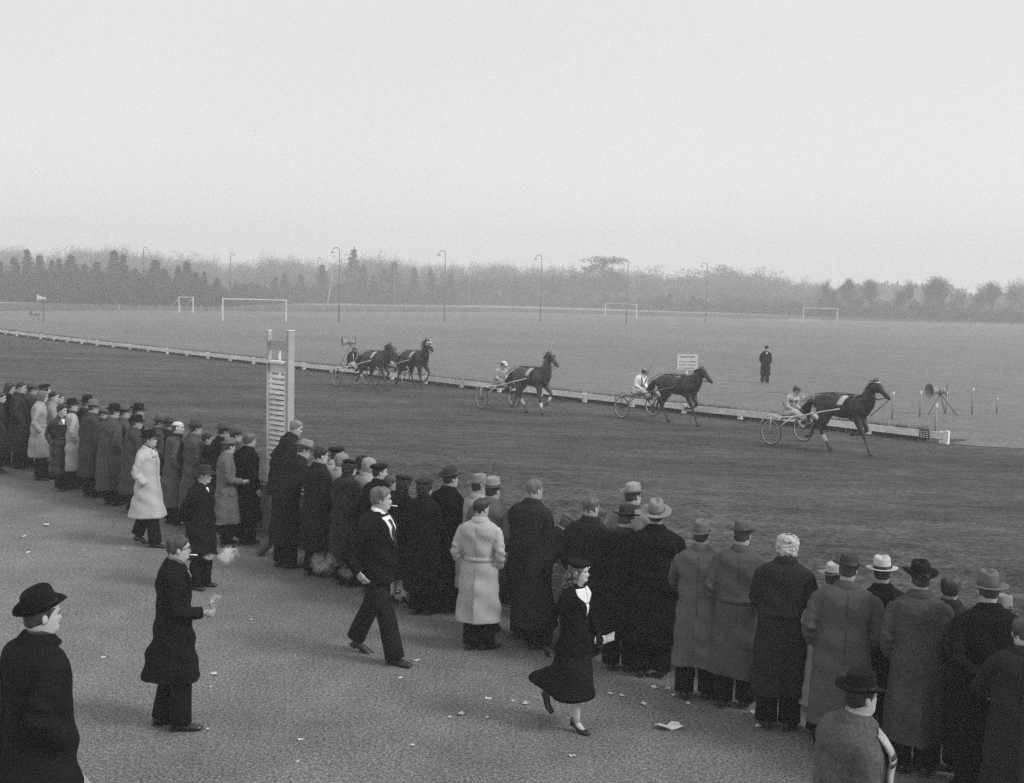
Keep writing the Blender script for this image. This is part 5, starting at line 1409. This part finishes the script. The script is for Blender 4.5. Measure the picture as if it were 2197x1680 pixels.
horn(76, 690, 75, 673, "dark loudspeaker on a tripod far off on the left of the infield", 1.0, 230)
g = G(76, 690)
R_ = empty("loudspeaker", g + np.array([.3, 1.0, 0]), radians(90 - 250), "pale loudspeaker on a tall pole above the far left tripod", "loudspeaker")
z = HT(75, 641, g[1]); metal = mat("horn_metal", .22, .45)
b = MB(); th = np.arange(16) * 2 * pi / 16
b.grid(np.array([np.stack([np.full(16, x), np.cos(th) * r, z + np.sin(th) * r], -1) for x, r in ((.5, .42), (.3, .3), (0, .18), (-.35, .17))]), True, False, True); b.obj("horn", mat("pale_metal", .4, .4), R_)
b = MB(); b.tube([(-.1, 0, 0), (-.1, 0, z - .1)], .035, 6); b.obj("pole", mat("dark_metal", .05, .4), R_)

def goal(p0, p1, ptop0, ptop1, label, a=.72, stays=None, r=.065):
    a0, a1 = G(*p0), G(*p1); c = (a0 + a1) / 2
    h = (HT(*ptop0, a0[1]) + HT(*ptop1, a1[1])) / 2
    R = empty("football_goal", a0, 0, label, "goal"); M_g = mat("goal_paint_%d" % int(a * 100), a, .6, .05)
    d = a1 - a0; u = d / np.linalg.norm(d)
    for q in (0, 1): b = MB(); b.box(d * q + (0, 0, h / 2), (r * 2, r * 2, h), atan2(d[1], d[0])); b.obj("post", M_g, R, False)
    b = MB(); b.bar(-u * r + (0, 0, h + .06), d + u * r + (0, 0, h + .06), r * 2, .12); b.obj("crossbar", M_g, R, False)
    if stays is not None:
        for q in (0, 1):
            b = MB(); b.tube([d * q + (0, 0, h), d * q + stays], .035, 5); b.obj("stay", M_g, R)
        b = MB(); b.tube([d * 0 + stays, d + stays], .03, 5); b.obj("ground_bar", M_g, R)
goal((478, 688), (614, 691), (478, 641), (614, 646), "large near white football goal on the left of the infield")
goal((384, 670), (414, 671), (384, 638), (414, 639), "narrow white goal with slanting stays left of the large goal", stays=np.array([-1.9, .8, 0]))
goal((1298, 679), (1365, 682), (1298, 651), (1365, 654), "pale distant goal in the centre crossed by a lamp post", r=.06)
goal((1723, 690), (1796, 692), (1723, 662), (1797, 662), "white distant goal on the right with a long white board before it")
a0, a1 = G(1690, 692.5), G(1763, 694.5); R_ = empty("white_board", a0, 0, "long low white board lying in front of the right-hand goal", "board")
b = MB(); d = a1 - a0; b.bar((0, 0, .42), d + (0, 0, .42), .25, .55); b.obj("board", mat("old_white", .5), R_, False)

def lamp(px, pyb, pyt, side, label, D=None, a=.11, r=.055, head=.5):
    g = G(px, pyb) if D is None else PD(px, D, pyb); h = HT(px, pyt, g[1]); R = empty("lamp_post", g, 0, label, "lamp post", "tall gooseneck lamps round the infield")
    M_p = mat("lamp_pole_%d" % int(a * 100), a, .6); w = .40
    b = MB(); an = np.linspace(0, pi * .95, 12)
    P = [(0, 0, 0), (0, 0, h * .3), (0, 0, h - w)] + [(side * (w - np.cos(t) * w), 0, h - w + np.sin(t) * w) for t in an]
    b.tube(P, [r * 1.3, r, r * .8] + [r * .7] * 12, 8); b.obj("pole", M_p, R)
    b = MB(); e = P[-1]; b.grid(np.array([np.stack([e[0] + np.cos(np.arange(12) * pi / 6) * rr, np.sin(np.arange(12) * pi / 6) * rr, np.full(12, e[2] + z)], -1) for rr, z in ((.06, .10), (.10, 0), (.33 * head / .7, -.22), (.34 * head / .7, -.30), (.05, -.34))]), True, True, True); b.obj("lamp_shade", mat("enamel", .5, .4), R)
for px, pyb, pyt, lb in ((727, 690, 531, "gooseneck lamp post, the leftmost of the tall near ones"), (953, 690, 538, "gooseneck lamp post, second of the tall near ones"), (1159, 691, 547, "gooseneck lamp post, third and middle one of the near ones"),
                         (1344, 693, 557, "gooseneck lamp post rising through the centre goal"), (1513, 693, 564, "gooseneck lamp post, rightmost of the tall near ones")):
    lamp(px, pyb, pyt, -1, lb)
for px, pyb, pyt, D, lb in ((308, 640, 530, 232, "far lamp post left of the narrow goal, bending right"), (494, 645, 542, 250, "far lamp post rising behind the near goal's left post"), (681, 648, 552, 262, "far lamp post just left of the leftmost near lamp"),
                            (846, 652, 560, 280, "far pale lamp post between the first two near lamps"), (1006, 656, 566, 300, "far lamp post with a white foot between the second and third near lamps")):
    lamp(px, pyb, pyt, 1, lb, D, .07 if px < 800 else .2, .09, 1.0)
# small pegs along the far edge of the grass
for k in range(16):
    px = 255 + k * 44; py = np.interp(px, [0, 300, 550, 1098], [667, 665, 668, 669]); g = G(px, py - .3)
    b = MB(); b.box((0, 0, .4), (.12, .12, .9)); o = b.obj("rail_peg", mat("peg", .35), None, False, [float(v) for v in g]); tag(o, "tiny pale peg at the far edge of the infield grass", "post", "pegs along the far edge of the infield")
# ------------------------------------------------------------------ trees
M_trunk = mat("bark", .055, .9, .3, 4)
M_twig = mat("bare_twigs", .10, .95, .3, .5, spec=.05)
M_needle = mat("spruce_needles", .028, .95, .4, .6, spec=.05)
M_pine = mat("pine_needles", .032, .95, .4, .6, spec=.05)
M_leaf = mat("withered_leaves", .060, .95, .4, .5, spec=.05)
def tri_cloud(b, C, size, aspect, rs, dirs=None, mi=0):
    n = len(C); a = rs.normal(0, 1, (n, 3)) if dirs is None else dirs + rs.normal(0, .35, (n, 3))
    a /= np.linalg.norm(a, axis=1)[:, None]; c = np.cross(a, rs.normal(0, 1, (n, 3))); c /= np.linalg.norm(c, axis=1)[:, None]
    s = size * rs.uniform(.6, 1.4, (n, 1))
    V = np.stack([C - c * s * aspect, C + c * s * aspect, C + a * s], 1).reshape(-1, 3)
    b.add(V, None, np.arange(n * 3).reshape(-1, 3), mi)
def decid(seed, h=15, spread=.34, leafy=False, dens=1.0, tall=.25):
    rs = np.random.RandomState(seed); tb = MB(); cb = MB(); ends = []
    def br(p, d, L, r, lev):
        n = 4; pts = [p]; dd = d.copy()
        for i in range(n):
            dd = dd + rs.normal(0, .13, 3) + (0, 0, .05); dd /= np.linalg.norm(dd); pts.append(pts[-1] + dd * L / n)
        (tb if lev < 1 else cb).tube(pts, np.linspace(r, r * .55, n + 1), 5 if lev < 2 else 3, cap=False)
        if lev >= 3: ends.append((pts[-1], dd, L)); ends.append((pts[2], dd, L)); return
        k = 4 if lev < 2 else 3
        for i in range(k + (lev == 0) * 2):
            u = rs.uniform(.35, 1.0); q = pts[min(n, int(u * n + .5))]
            a = rs.rand() * 6.28; out = np.array([cos(a), sin(a), 0]); nd = dd * (.85 if lev else 1.0) + out * rs.uniform(.35, .85) * (spread / .34) + np.array([0, 0, .18]); nd /= np.linalg.norm(nd)
            br(q, nd, L * rs.uniform(.58, .8), r * .5, lev + 1)
    br(np.array([0, 0, 0.0]), np.array([0, 0, 1.0]), h * (tall + .12), h * .018, 0)
    E = np.array([e[0] for e in ends]); Dd = np.array([e[1] for e in ends])
    m_ = int((15 if not leafy else 24) * dens); C = np.repeat(E, m_, 0) + rs.normal(0, h * .040, (len(E) * m_, 3))
    tri_cloud(cb, C, h * (.042 if not leafy else .022), .060 if not leafy else .45, rs, np.repeat(Dd, m_, 0) if not leafy else None)
    zmax = max(v[:, 2].max() for v in cb.V); f = h / zmax
    for q in (tb, cb): q.V = [v * f for v in q.V]
    return tb, cb
def conifer(seed, h=10, w=.26, n=26, ragged=.3):
    rs = np.random.RandomState(seed); tb = MB(); cb = MB(); tb.tube([(0, 0, 0), (0, 0, h * .97)], [h * .02, .02], 6)
    for i in range(n):
        u = (i + .5) / n; z = h * (.04 + .94 * u); R = h * w * (1 - u) ** .85 * rs.uniform(1 - ragged, 1 + ragged * .5) + .12
        for k in range(9):
            a = rs.rand() * 6.28; L = R * rs.uniform(.6, 1.1); m_ = 13; t = rs.uniform(.15, 1, m_)
            C = np.stack([np.cos(a) * L * t, np.sin(a) * L * t, z - .28 * L * t + .10 * L * t * t], -1) + rs.normal(0, .10, (m_, 3)) * h / 10
            tri_cloud(cb, C, h * .036, .30, rs, np.tile([cos(a), sin(a), -.45], (m_, 1)))
    C = np.stack([rs.normal(0, .05, 8), rs.normal(0, .05, 8), h * rs.uniform(.93, 1.0, 8)], -1); tri_cloud(cb, C, h * .03, .3, rs, np.tile([0, 0, 1.0], (8, 1)))
    return tb, cb
def pine(seed, h=12, flat=.5, n=26, low=.35, w=.26):
    rs = np.random.RandomState(seed); tb = MB(); cb = MB(); tb.tube(cr([(0, 0, 0), (.2, 0, h * .4), (-.1, .1, h * .9)], 8), np.linspace(h * .022, h * .008, 8), 6)
    for i in range(n):
        z = h * rs.uniform(low, .95); R = h * w * (1 - ((z / h - .7) / .5) ** 2 * .8); a = rs.rand() * 6.28; q = np.array([cos(a) * R * rs.rand() ** .6, sin(a) * R * rs.rand() ** .6, z])
        tb.tube([(0, 0, z - h * .06), q], [h * .007, h * .003], 3)
        C = q + rs.normal(0, 1, (90, 3)) * h * np.array([.058, .058, .058 * flat]); tri_cloud(cb, C, h * .023, .35, rs)
    return tb, cb
def shrub(seed, h=4, w=.6, n=520):
    rs = np.random.RandomState(seed); tb = MB(); cb = MB()
    for i in range(6): a = rs.rand() * 6.28; tb.tube([(0, 0, 0), (cos(a) * h * w * .3, sin(a) * h * w * .3, h * .6)], [.08, .03], 4)
    L = rs.normal(0, 1, (9, 3)); L /= np.linalg.norm(L, axis=1)[:, None]; L = L * np.array([w * .4, w * .4, .22]) * h + np.array([0, 0, h * .5])
    q = L[rs.randint(0, 9, n)] + rs.normal(0, 1, (n, 3)) * h * np.array([.12 * w / .5, .12 * w / .5, .13]); q[:, 2] = np.clip(q[:, 2], .05, h)
    tri_cloud(cb, q, h * .09, .35, rs); return tb, cb
PROTO = {}
def proto(key, pair, mt):
    tb, cb = pair
    PROTO[key] = (tb, cb, mt, [None])
for i in range(4): proto('decid%d' % i, decid(20 + i, 15, .36 if i % 2 else .28, False, 1.0), M_twig)
for i in range(2): proto('oval%d' % i, decid(90 + i, 15, .24, False, 2.6, .30), M_leaf)
proto('leafy0', decid(31, 15, .36, True, 1.1), M_leaf); proto('leafy1', decid(33, 15, .42, True, 1.0, .18), M_leaf)
for i in range(3): proto('spruce%d' % i, conifer(40 + i, 10, (.32, .42, .27)[i], 22, .6), M_needle)
proto('pine0', pine(50, 12, .45, 26, .35), M_pine); proto('pine1', pine(52, 12, .35, 30, .15, .34), M_pine); proto('umbrella', pine(53, 12, .40, 26, .62, .42), M_pine)
for i in range(3): proto('shrub%d' % i, shrub(60 + i, 4, (.6, .9, 1.2)[i]), M_needle if i != 1 else M_leaf)
PH = {'oval': 15, 'decid': 15, 'leafy': 15, 'spruce': 10, 'pine': 12, 'umbrella': 12, 'shrub': 4}
NAMES = {'oval': ('bare_tree', 'tree'), 'decid': ('bare_tree', 'tree'), 'leafy': ('leafy_tree', 'tree'), 'spruce': ('spruce_tree', 'spruce'), 'pine': ('pine_tree', 'pine'), 'umbrella': ('pine_tree', 'pine'), 'shrub': ('shrub', 'shrub')}
rt = np.random.RandomState(9)
def plant(key, px, pyt, D, label, wide=1.0, group=None):
    base = PD(px, D, 650); fam = key.rstrip('0123456789'); h = HT(px, pyt, D); k = h / PH[fam]
    tb, cb, mt, cache = PROTO[key]
    if cache[0] is None:
        R = empty(NAMES[fam][0], base, 0, label, NAMES[fam][1]); tb.obj("trunk", M_trunk, R); cb.obj("crown", mt, R, False); cache[0] = R
        R.rotation_euler = (0, 0, rt.rand() * 6.28); R.scale = (k * wide, k * wide, k)
        if group: R["group"] = group
        return R
    return copy_thing(cache[0], base, rt.rand() * 6.28, (k * wide, k * wide, k), label, group)

GC = "spruces of the dark plantation on the left"
for i, (px, pyt, lb) in enumerate(((4, 560, "spruce at the far left edge of the plantation"), (32, 552, "spruce second from the left edge of the plantation"), (60, 533, "tallest dark spruce near the left edge"), (86, 546, "spruce right beside the tallest one on the left"), (112, 556, "short spruce with a narrow tip left of the loudspeaker pole's right"),
        (127, 554, "thin spruce tip between two broader ones at the left"), (153, 546, "broad spruce a little left of the first clearing"), (182, 566, "low spruce between the broad one and its right neighbour"), (208, 560, "low bushy spruce left of the tall double spruce"), (246, 536, "tall spruce of the pair left of the first far lamp"),
        (265, 546, "right-hand spruce of the pair left of the first far lamp"), (290, 575, "low spruce under the first far lamp's left side"), (333, 556, "spruce just right of the first far lamp"), (352, 576, "low spruce behind the stays of the narrow goal"), (382, 570, "spruce straight above the narrow goal's left post"), (401, 560, "slim pointed spruce above the narrow goal"),
        (420, 584, "small spruce above the narrow goal's right post"), (438, 581, "small spruce between the narrow and the large goal"), (466, 596, "last low spruce above the large goal's left post"))):
    plant('spruce%d' % (i % 3), px, pyt, 208 + (i * 7) % 22, lb, rt.uniform(.9, 1.7), GC)
for i, (key, px, pyt, D, w, lb) in enumerate((('shrub0', 516, 598, 250, 1.1, "rounded dark shrub seen through the large goal, left one"), ('shrub1', 541, 602, 255, 1.0, "rounded shrub seen through the large goal, right one"), ('shrub2', 575, 610, 270, 1.0, "low shrub behind the large goal's right half"), ('spruce1', 590, 594, 270, 1.3, "dark evergreen left of the scratchy white birch"),
        ('spruce0', 611, 583, 275, 1.2, "evergreen above the right post of the large goal"), ('shrub0', 632, 598, 275, 1.4, "bush between the large goal and the leftmost near lamp"), ('spruce2', 645, 586, 280, 1.4, "dark evergreen clump halfway between goal and first near lamp"), ('spruce0', 690, 567, 280, 1.3, "spruce just left of the first near lamp"),
        ('shrub2', 712, 600, 285, 1.1, "bush at the foot of the first near lamp's trees"), ('spruce1', 758, 533, 290, 1.0, "very tall pale spruce right of the first near lamp"), ('spruce2', 778, 568, 285, 1.4, "spruce right under the very tall one"), ('spruce0', 800, 588, 280, 1.4, "low spruce in the gap before the second near lamp"), ('spruce1', 823, 575, 290, 1.3, "middle-sized spruce left of the far pale lamp"),
        ('spruce0', 845, 560, 290, 1.3, "spruce behind the far pale lamp"), ('shrub1', 868, 605, 285, 1.2, "shrub right of the far pale lamp"), ('spruce2', 887, 573, 295, 1.4, "pointed spruce between the far pale lamp and the second near lamp"), ('spruce1', 923, 581, 295, 1.3, "spruce just left of the second near lamp"), ('shrub0', 942, 604, 290, 1.2, "shrub behind the second near lamp"),
        ('spruce0', 966, 586, 300, 1.4, "spruce just right of the second near lamp"), ('leafy1', 1000, 588, 310, 1.1, "bushy tree behind the far lamp with the white foot"), ('leafy0', 1042, 590, 320, 1.2, "bushy tree left of the third near lamp"), ('decid1', 1082, 584, 320, 1.1, "bare tree left of the third near lamp"),
        ('leafy1', 1115, 598, 320, 1.2, "low bushy tree close left of the third near lamp"), ('leafy0', 1180, 590, 320, 1.2, "bushy tree right of the third near lamp"), ('decid2', 1215, 580, 325, 1.1, "spreading bare tree in the centre of the wood"), ('decid0', 1262, 575, 320, 1.2, "bare forked tree under the high pine crown"),
        ('pine0', 1291, 544, 330, 1.5, "high dark pine crown rising above the wood in the centre"), ('pine1', 1252, 562, 335, 1.1, "left shoulder of the high pine group"), ('leafy0', 1320, 585, 330, 1.3, "bushy tree behind the left half of the centre goal"), ('spruce2', 1371, 638, 290, 1.5, "small dark spruce right of the centre goal"),
        ('shrub2', 1403, 630, 290, 1.1, "shrub group right of the centre goal"), ('spruce0', 1435, 628, 290, 1.5, "small spruce halfway from the centre goal to the last near lamp"), ('shrub1', 1462, 636, 290, 1.1, "shrub left of the small spruce trees"), ('spruce1', 1485, 634, 285, 1.6, "small broad spruce left of the last near lamp"), ('shrub0', 1510, 640, 285, 1.2, "shrub at the last near lamp"),
        ('pine1', 1556, 623, 280, 1.2, "tiered small pine right of the last near lamp"), ('shrub1', 1590, 642, 285, 1.3, "shrub right of the tiered small pine"), ('shrub2', 1628, 640, 285, 1.0, "low bush above the lone man on the infield"), ('spruce1', 1668, 640, 285, 1.5, "small spruce left of the right-hand goal"), ('shrub0', 1705, 645, 280, 1.3, "bush at the left post of the right-hand goal"),
        ('umbrella', 1535, 566, 420, 1.1, "flat-topped umbrella pine on the skyline right of the last near lamp"), ('pine1', 1588, 572, 420, 1.3, "broad pine right of the umbrella pine on the skyline"),
        ('decid1', 1768, 603, 270, .8, "slim bare tree left of the hazy house"), ('spruce2', 1760, 640, 262, 1.5, "dark spruce seen through the right-hand goal"), ('spruce0', 1783, 628, 262, 1.3, "crooked dark spruce above the right-hand goal"), ('shrub2', 1800, 642, 262, 1.0, "dark bush right of the right-hand goal"), ('pine1', 1817, 634, 262, 1.3, "dark small pine before the hazy house"),
        ('oval1', 1787, 592, 252, .8, "bare tree at the left end of the hazy house"), ('oval0', 1824, 588, 255, 1.0, "airy bare tree above the roof of the hazy house"), ('oval0', 1872, 589, 248, 1.0, "bare tree with a round crown right of the hazy house"), ('leafy0', 1842, 630, 262, .9, "low rounded tree at the hazy house"), ('shrub0', 1862, 655, 258, 1.0, "small bush below the round bare crown"),
        ('oval1', 1930, 592, 242, .9, "upright oval bare tree standing alone on the right"), ('leafy1', 1905, 645, 262, 1.1, "low thicket left of the dark pines"), ('pine1', 1968, 641, 240, .95, "left one of the three dark pines on the right"), ('pine1', 1992, 638, 240, 1.0, "middle one of the three dark pines on the right"), ('pine1', 2014, 637, 240, 1.0, "right one of the close dark pines on the right"),
        ('pine0', 2046, 640, 240, 1.0, "separate dark pine with a ragged right side"), ('oval0', 2020, 582, 238, 1.35, "large wide bare tree behind the dark pines"), ('decid3', 1985, 602, 262, 1.0, "smaller bare tree left behind the dark pines"), ('decid0', 2064, 612, 262, .9, "thin bare tree right behind the dark pines"), ('oval1', 2096, 603, 242, 1.0, "bare tree second from the right edge"),
        ('oval0', 2128, 594, 242, 1.1, "rounded bare tree near the right edge"), ('decid3', 2165, 598, 262, 1.0, "bare tree close to the right edge"), ('decid0', 2196, 590, 262, 1.1, "bare tree cut by the right edge"), ('shrub1', 2075, 665, 240, 1.2, "low shrub right of the dark pines"), ('shrub2', 2130, 668, 240, 1.0, "low shrub near the right edge under the bare trees"),
        ('shrub0', 2180, 664, 240, 1.2, "shrub at the right edge under the bare trees"), ('shrub1', 1945, 668, 245, 1.0, "small bush left of the dark pines"))):
    plant(key, px, pyt, D, lb, w)
# pale birch with a forked stem
g = PD(706, 262, 648); R_ = empty("birch_tree", g, 0, "thin pale leaning birch with a white forked stem left of the first near lamp", "tree"); k = 262 / CAM_F
b = MB(); b.tube(np.array([(-4, 0, 2), (-1, 0, 16), (1, 0, 32), (4, 0, 48), (7, 0, 62), (6, 0, 82), (4, 0, 96)]) * k, np.array([1.2, 1, .9, .8, .7, .5, .3]) * k, 6); b.obj("trunk", mat("birch_bark", .55, .7), R_)
b = MB(); 
for q in (((6, 0, 58), (14, 1, 64), (24, 1, 70)), ((4, 0, 52), (14, 0, 51), (28, 1, 50)), ((7, 0, 66), (2, 1, 80), (-2, 1, 94))): b.tube(np.array(q) * k, np.array([.5, .35, .15]) * k, 4)
b.obj("branches", mat("birch_bark", .55, .7), R_)

# hazy house behind the trees on the right
D = 300; hA, hB = PD(1806, D), PD(1862, D); R_ = empty("house", hA, 0, "long hazy house with a flat roofline half hidden by bare trees on the right", "house")
L_ = hB[0] - hA[0]; zt = HT(1830, 611, D); ze = HT(1830, 632, D)
b = MB(); b.box((L_ / 2, 4, ze / 2), (L_, 8, ze)); b.obj("wall", mat("house_wall", .13), R_, False)
b = MB(); b.add([(-.4, -.4, ze), (L_ + .4, -.4, ze), (L_ + .4, 8.4, ze), (-.4, 8.4, ze), (1.2, 4, zt), (L_ - 1.2, 4, zt)], [(0, 1, 5, 4), (2, 3, 4, 5), (0, 3, 2, 1)], [(1, 2, 5), (3, 0, 4)]); ro = b.obj("roof", mat("house_roof", .08), R_, False)
b = MB(); b.box((L_ * .35, 4, zt + .3), (.8, .8, 1.2)); b.obj("chimney", mat("pale_chimney", .4), ro, False)
for k in range(4):
    b = MB(); b.box((1.2 + k * (L_ - 2.4) / 3, -.03, ze * .62), (.9, .06, 1.3)); fo = b.obj("window", mat("window_frame", .55), R_, False)
    b = MB(); b.box((1.2 + k * (L_ - 2.4) / 3, -.07, ze * .62), (.7, .03, 1.1)); b.obj("pane", mat("window_pane", .05, .2), fo, False)

# the wood far behind: one hazy mass
rw = np.random.RandomState(21); wood = MB(); low = [decid(70 + i, 15, .34, False, .8) for i in range(3)] + [decid(75, 15, .4, True, .7)]
def stamp(tree, base, h, wide, a):
    for src in tree:
        for q, m_ in zip(src.Q, src.Qm): wood.Q.append(q + wood.n); wood.Qm.append(m_)
        for q, m_ in zip(src.T, src.Tm): wood.T.append(q + wood.n); wood.Tm.append(m_)
        for v in src.V:
            k = h / 15; w_ = np.stack([(v[:, 0] * cos(a) - v[:, 1] * sin(a)) * k * wide, (v[:, 0] * sin(a) + v[:, 1] * cos(a)) * k * wide, v[:, 2] * k], -1) + base; wood.V.append(w_)
        wood.n += src.n
sky_x = [-40, 0, 30, 60, 100, 140, 180, 220, 260, 300, 340, 400, 450, 500, 540, 570, 620, 660, 700, 760, 800, 850, 900, 960, 1000, 1080, 1130, 1180, 1240, 1300, 1360, 1420, 1480, 1540, 1600, 1660, 1720, 1770, 1830, 1900, 1980, 2100, 2260]
sky_y = [516, 516, 514, 530, 530, 524, 518, 524, 520, 528, 526, 538, 540, 548, 546, 538, 536, 546, 552, 546, 532, 545, 552, 556, 560, 552, 556, 560, 565, 562, 566, 572, 574, 572, 568, 574, 590, 604, 622, 640, 645, 640, 636]
for k in range(150):
    px = -40 + k * 15.6 + rw.uniform(-5, 5); D = rw.uniform(380, 440)
    if px > 1760: D -= 70
    if px > 2250: break
    pyt = np.interp(px, sky_x, sky_y) + rw.uniform(-3, 7)
    stamp(low[3] if (1230 < px < 1720 and rw.rand() < .6) or rw.rand() < .1 else low[rw.randint(3)], PD(px, D), HT(px, pyt, D), rw.uniform(.9, 1.3), rw.rand() * 6.28)
    D = rw.uniform(345, 375); stamp(low[rw.randint(4)], PD(px + 7, D), HT(px, pyt + rw.uniform(16, 34), D), rw.uniform(1.0, 1.4), rw.rand() * 6.28)
o = wood.obj("woodland", M_twig, None, False); tag(o, "hazy leafless wood forming the skyline behind the infield", "wood", kind="stuff")
# brush on the ground under the trees
und = MB(); n = 46000
for k in range(40):
    px = -14 + k * 12.4 + rw.uniform(-5, 5); pyt = np.interp(px, [0, 120, 250, 350, 420, 480], [574, 572, 580, 588, 600, 616]) + rw.uniform(-7, 7); D = 203 + rw.uniform(0, 22)
    bs = PD(px, D); h = HT(px, pyt, D)
    for src in PROTO['shrub%d' % (k % 3)][:2]:
        q_ = MB(); q_.V = [v * (h / 4) + bs for v in src.V]; q_.Q = list(src.Q); q_.T = list(src.T); q_.Qm = list(src.Qm); q_.Tm = list(src.Tm); q_.n = src.n; merge(und, q_)
D_ = rw.uniform(0, 1, n); pxs = rw.uniform(-60, 2260, n); base_D = np.interp(pxs, [0, 480, 700, 1100, 1500, 1750, 2200], [205, 215, 285, 318, 290, 262, 244])
dd = base_D + D_ ** 1.5 * 60; hh = np.interp(pxs, [0, 420, 480, 520, 700, 1100, 1350, 1700, 2200], [4.2, 4.2, 3.0, 3.0, 4.6, 5.2, 3.2, 3.0, 2.6])
d0 = np.array([(RT * ((x - 1098.5) / CAM_F) + FW - UPV * ((650 - 840) / CAM_F)) for x in pxs[:1]])
C = np.stack([(pxs - 1098.5) / CAM_F * dd * 1.0 + 0.0 * dd, dd, hh * rw.rand(n) ** .8 * (.75 + .35 * np.sin(pxs * .11) * np.sin(pxs * .043))], -1); C[:, 2] = np.clip(C[:, 2], .05, None)
tri_cloud(und, C, 1.05, .28, rw)
o = und.obj("undergrowth", mat("brushwood", .05, .95, .4, .3, spec=.05), None, False); tag(o, "dark brushwood under the trees along the far side", "undergrowth", kind="stuff")

bk = MB(); n = 30000; xx = rw.uniform(-150, 215, n); D2 = rw.uniform(446, 480, n)
C = np.stack([xx, D2, (8.5 + 2 * np.sin(xx * .09) + 1.5 * np.sin(xx * .23)) * rw.rand(n) ** .8], -1); tri_cloud(bk, C, 1.6, .35, rw)
xx = rw.uniform(60, 190, n // 2); C = np.stack([xx, rw.uniform(320, 345, n // 2), 3.6 * rw.rand(n // 2)], -1); tri_cloud(bk, C, 1.2, .35, rw)
o = bk.obj("undergrowth", mat("brushwood", .05), None, False); tag(o, "farthest dim thicket closing the gaps below the hazy wood", "undergrowth", kind="stuff")
# ------------------------------------------------------------------ mist
hz = MB(); hz.box((0, 235, 14), (560, 520, 30.2)); ho = hz.obj("haze", None or mat("x", .1), None, False)
ho.data.materials.clear(); HM = bpy.data.materials.new("mist"); HM.use_nodes = True; n_ = HM.node_tree; n_.nodes.remove(n_.nodes.get("Principled BSDF"))
pv = n_.nodes.new("ShaderNodeVolumePrincipled"); pv.inputs['Color'].default_value = (.98, .98, .98, 1); pv.inputs['Density'].default_value = HAZE
pv.inputs['Anisotropy'].default_value = 0.1
n_.links.new(pv.outputs[0], n_.nodes.get("Material Output").inputs['Volume']); ho.data.materials.append(HM); tag(ho, kind="stuff")
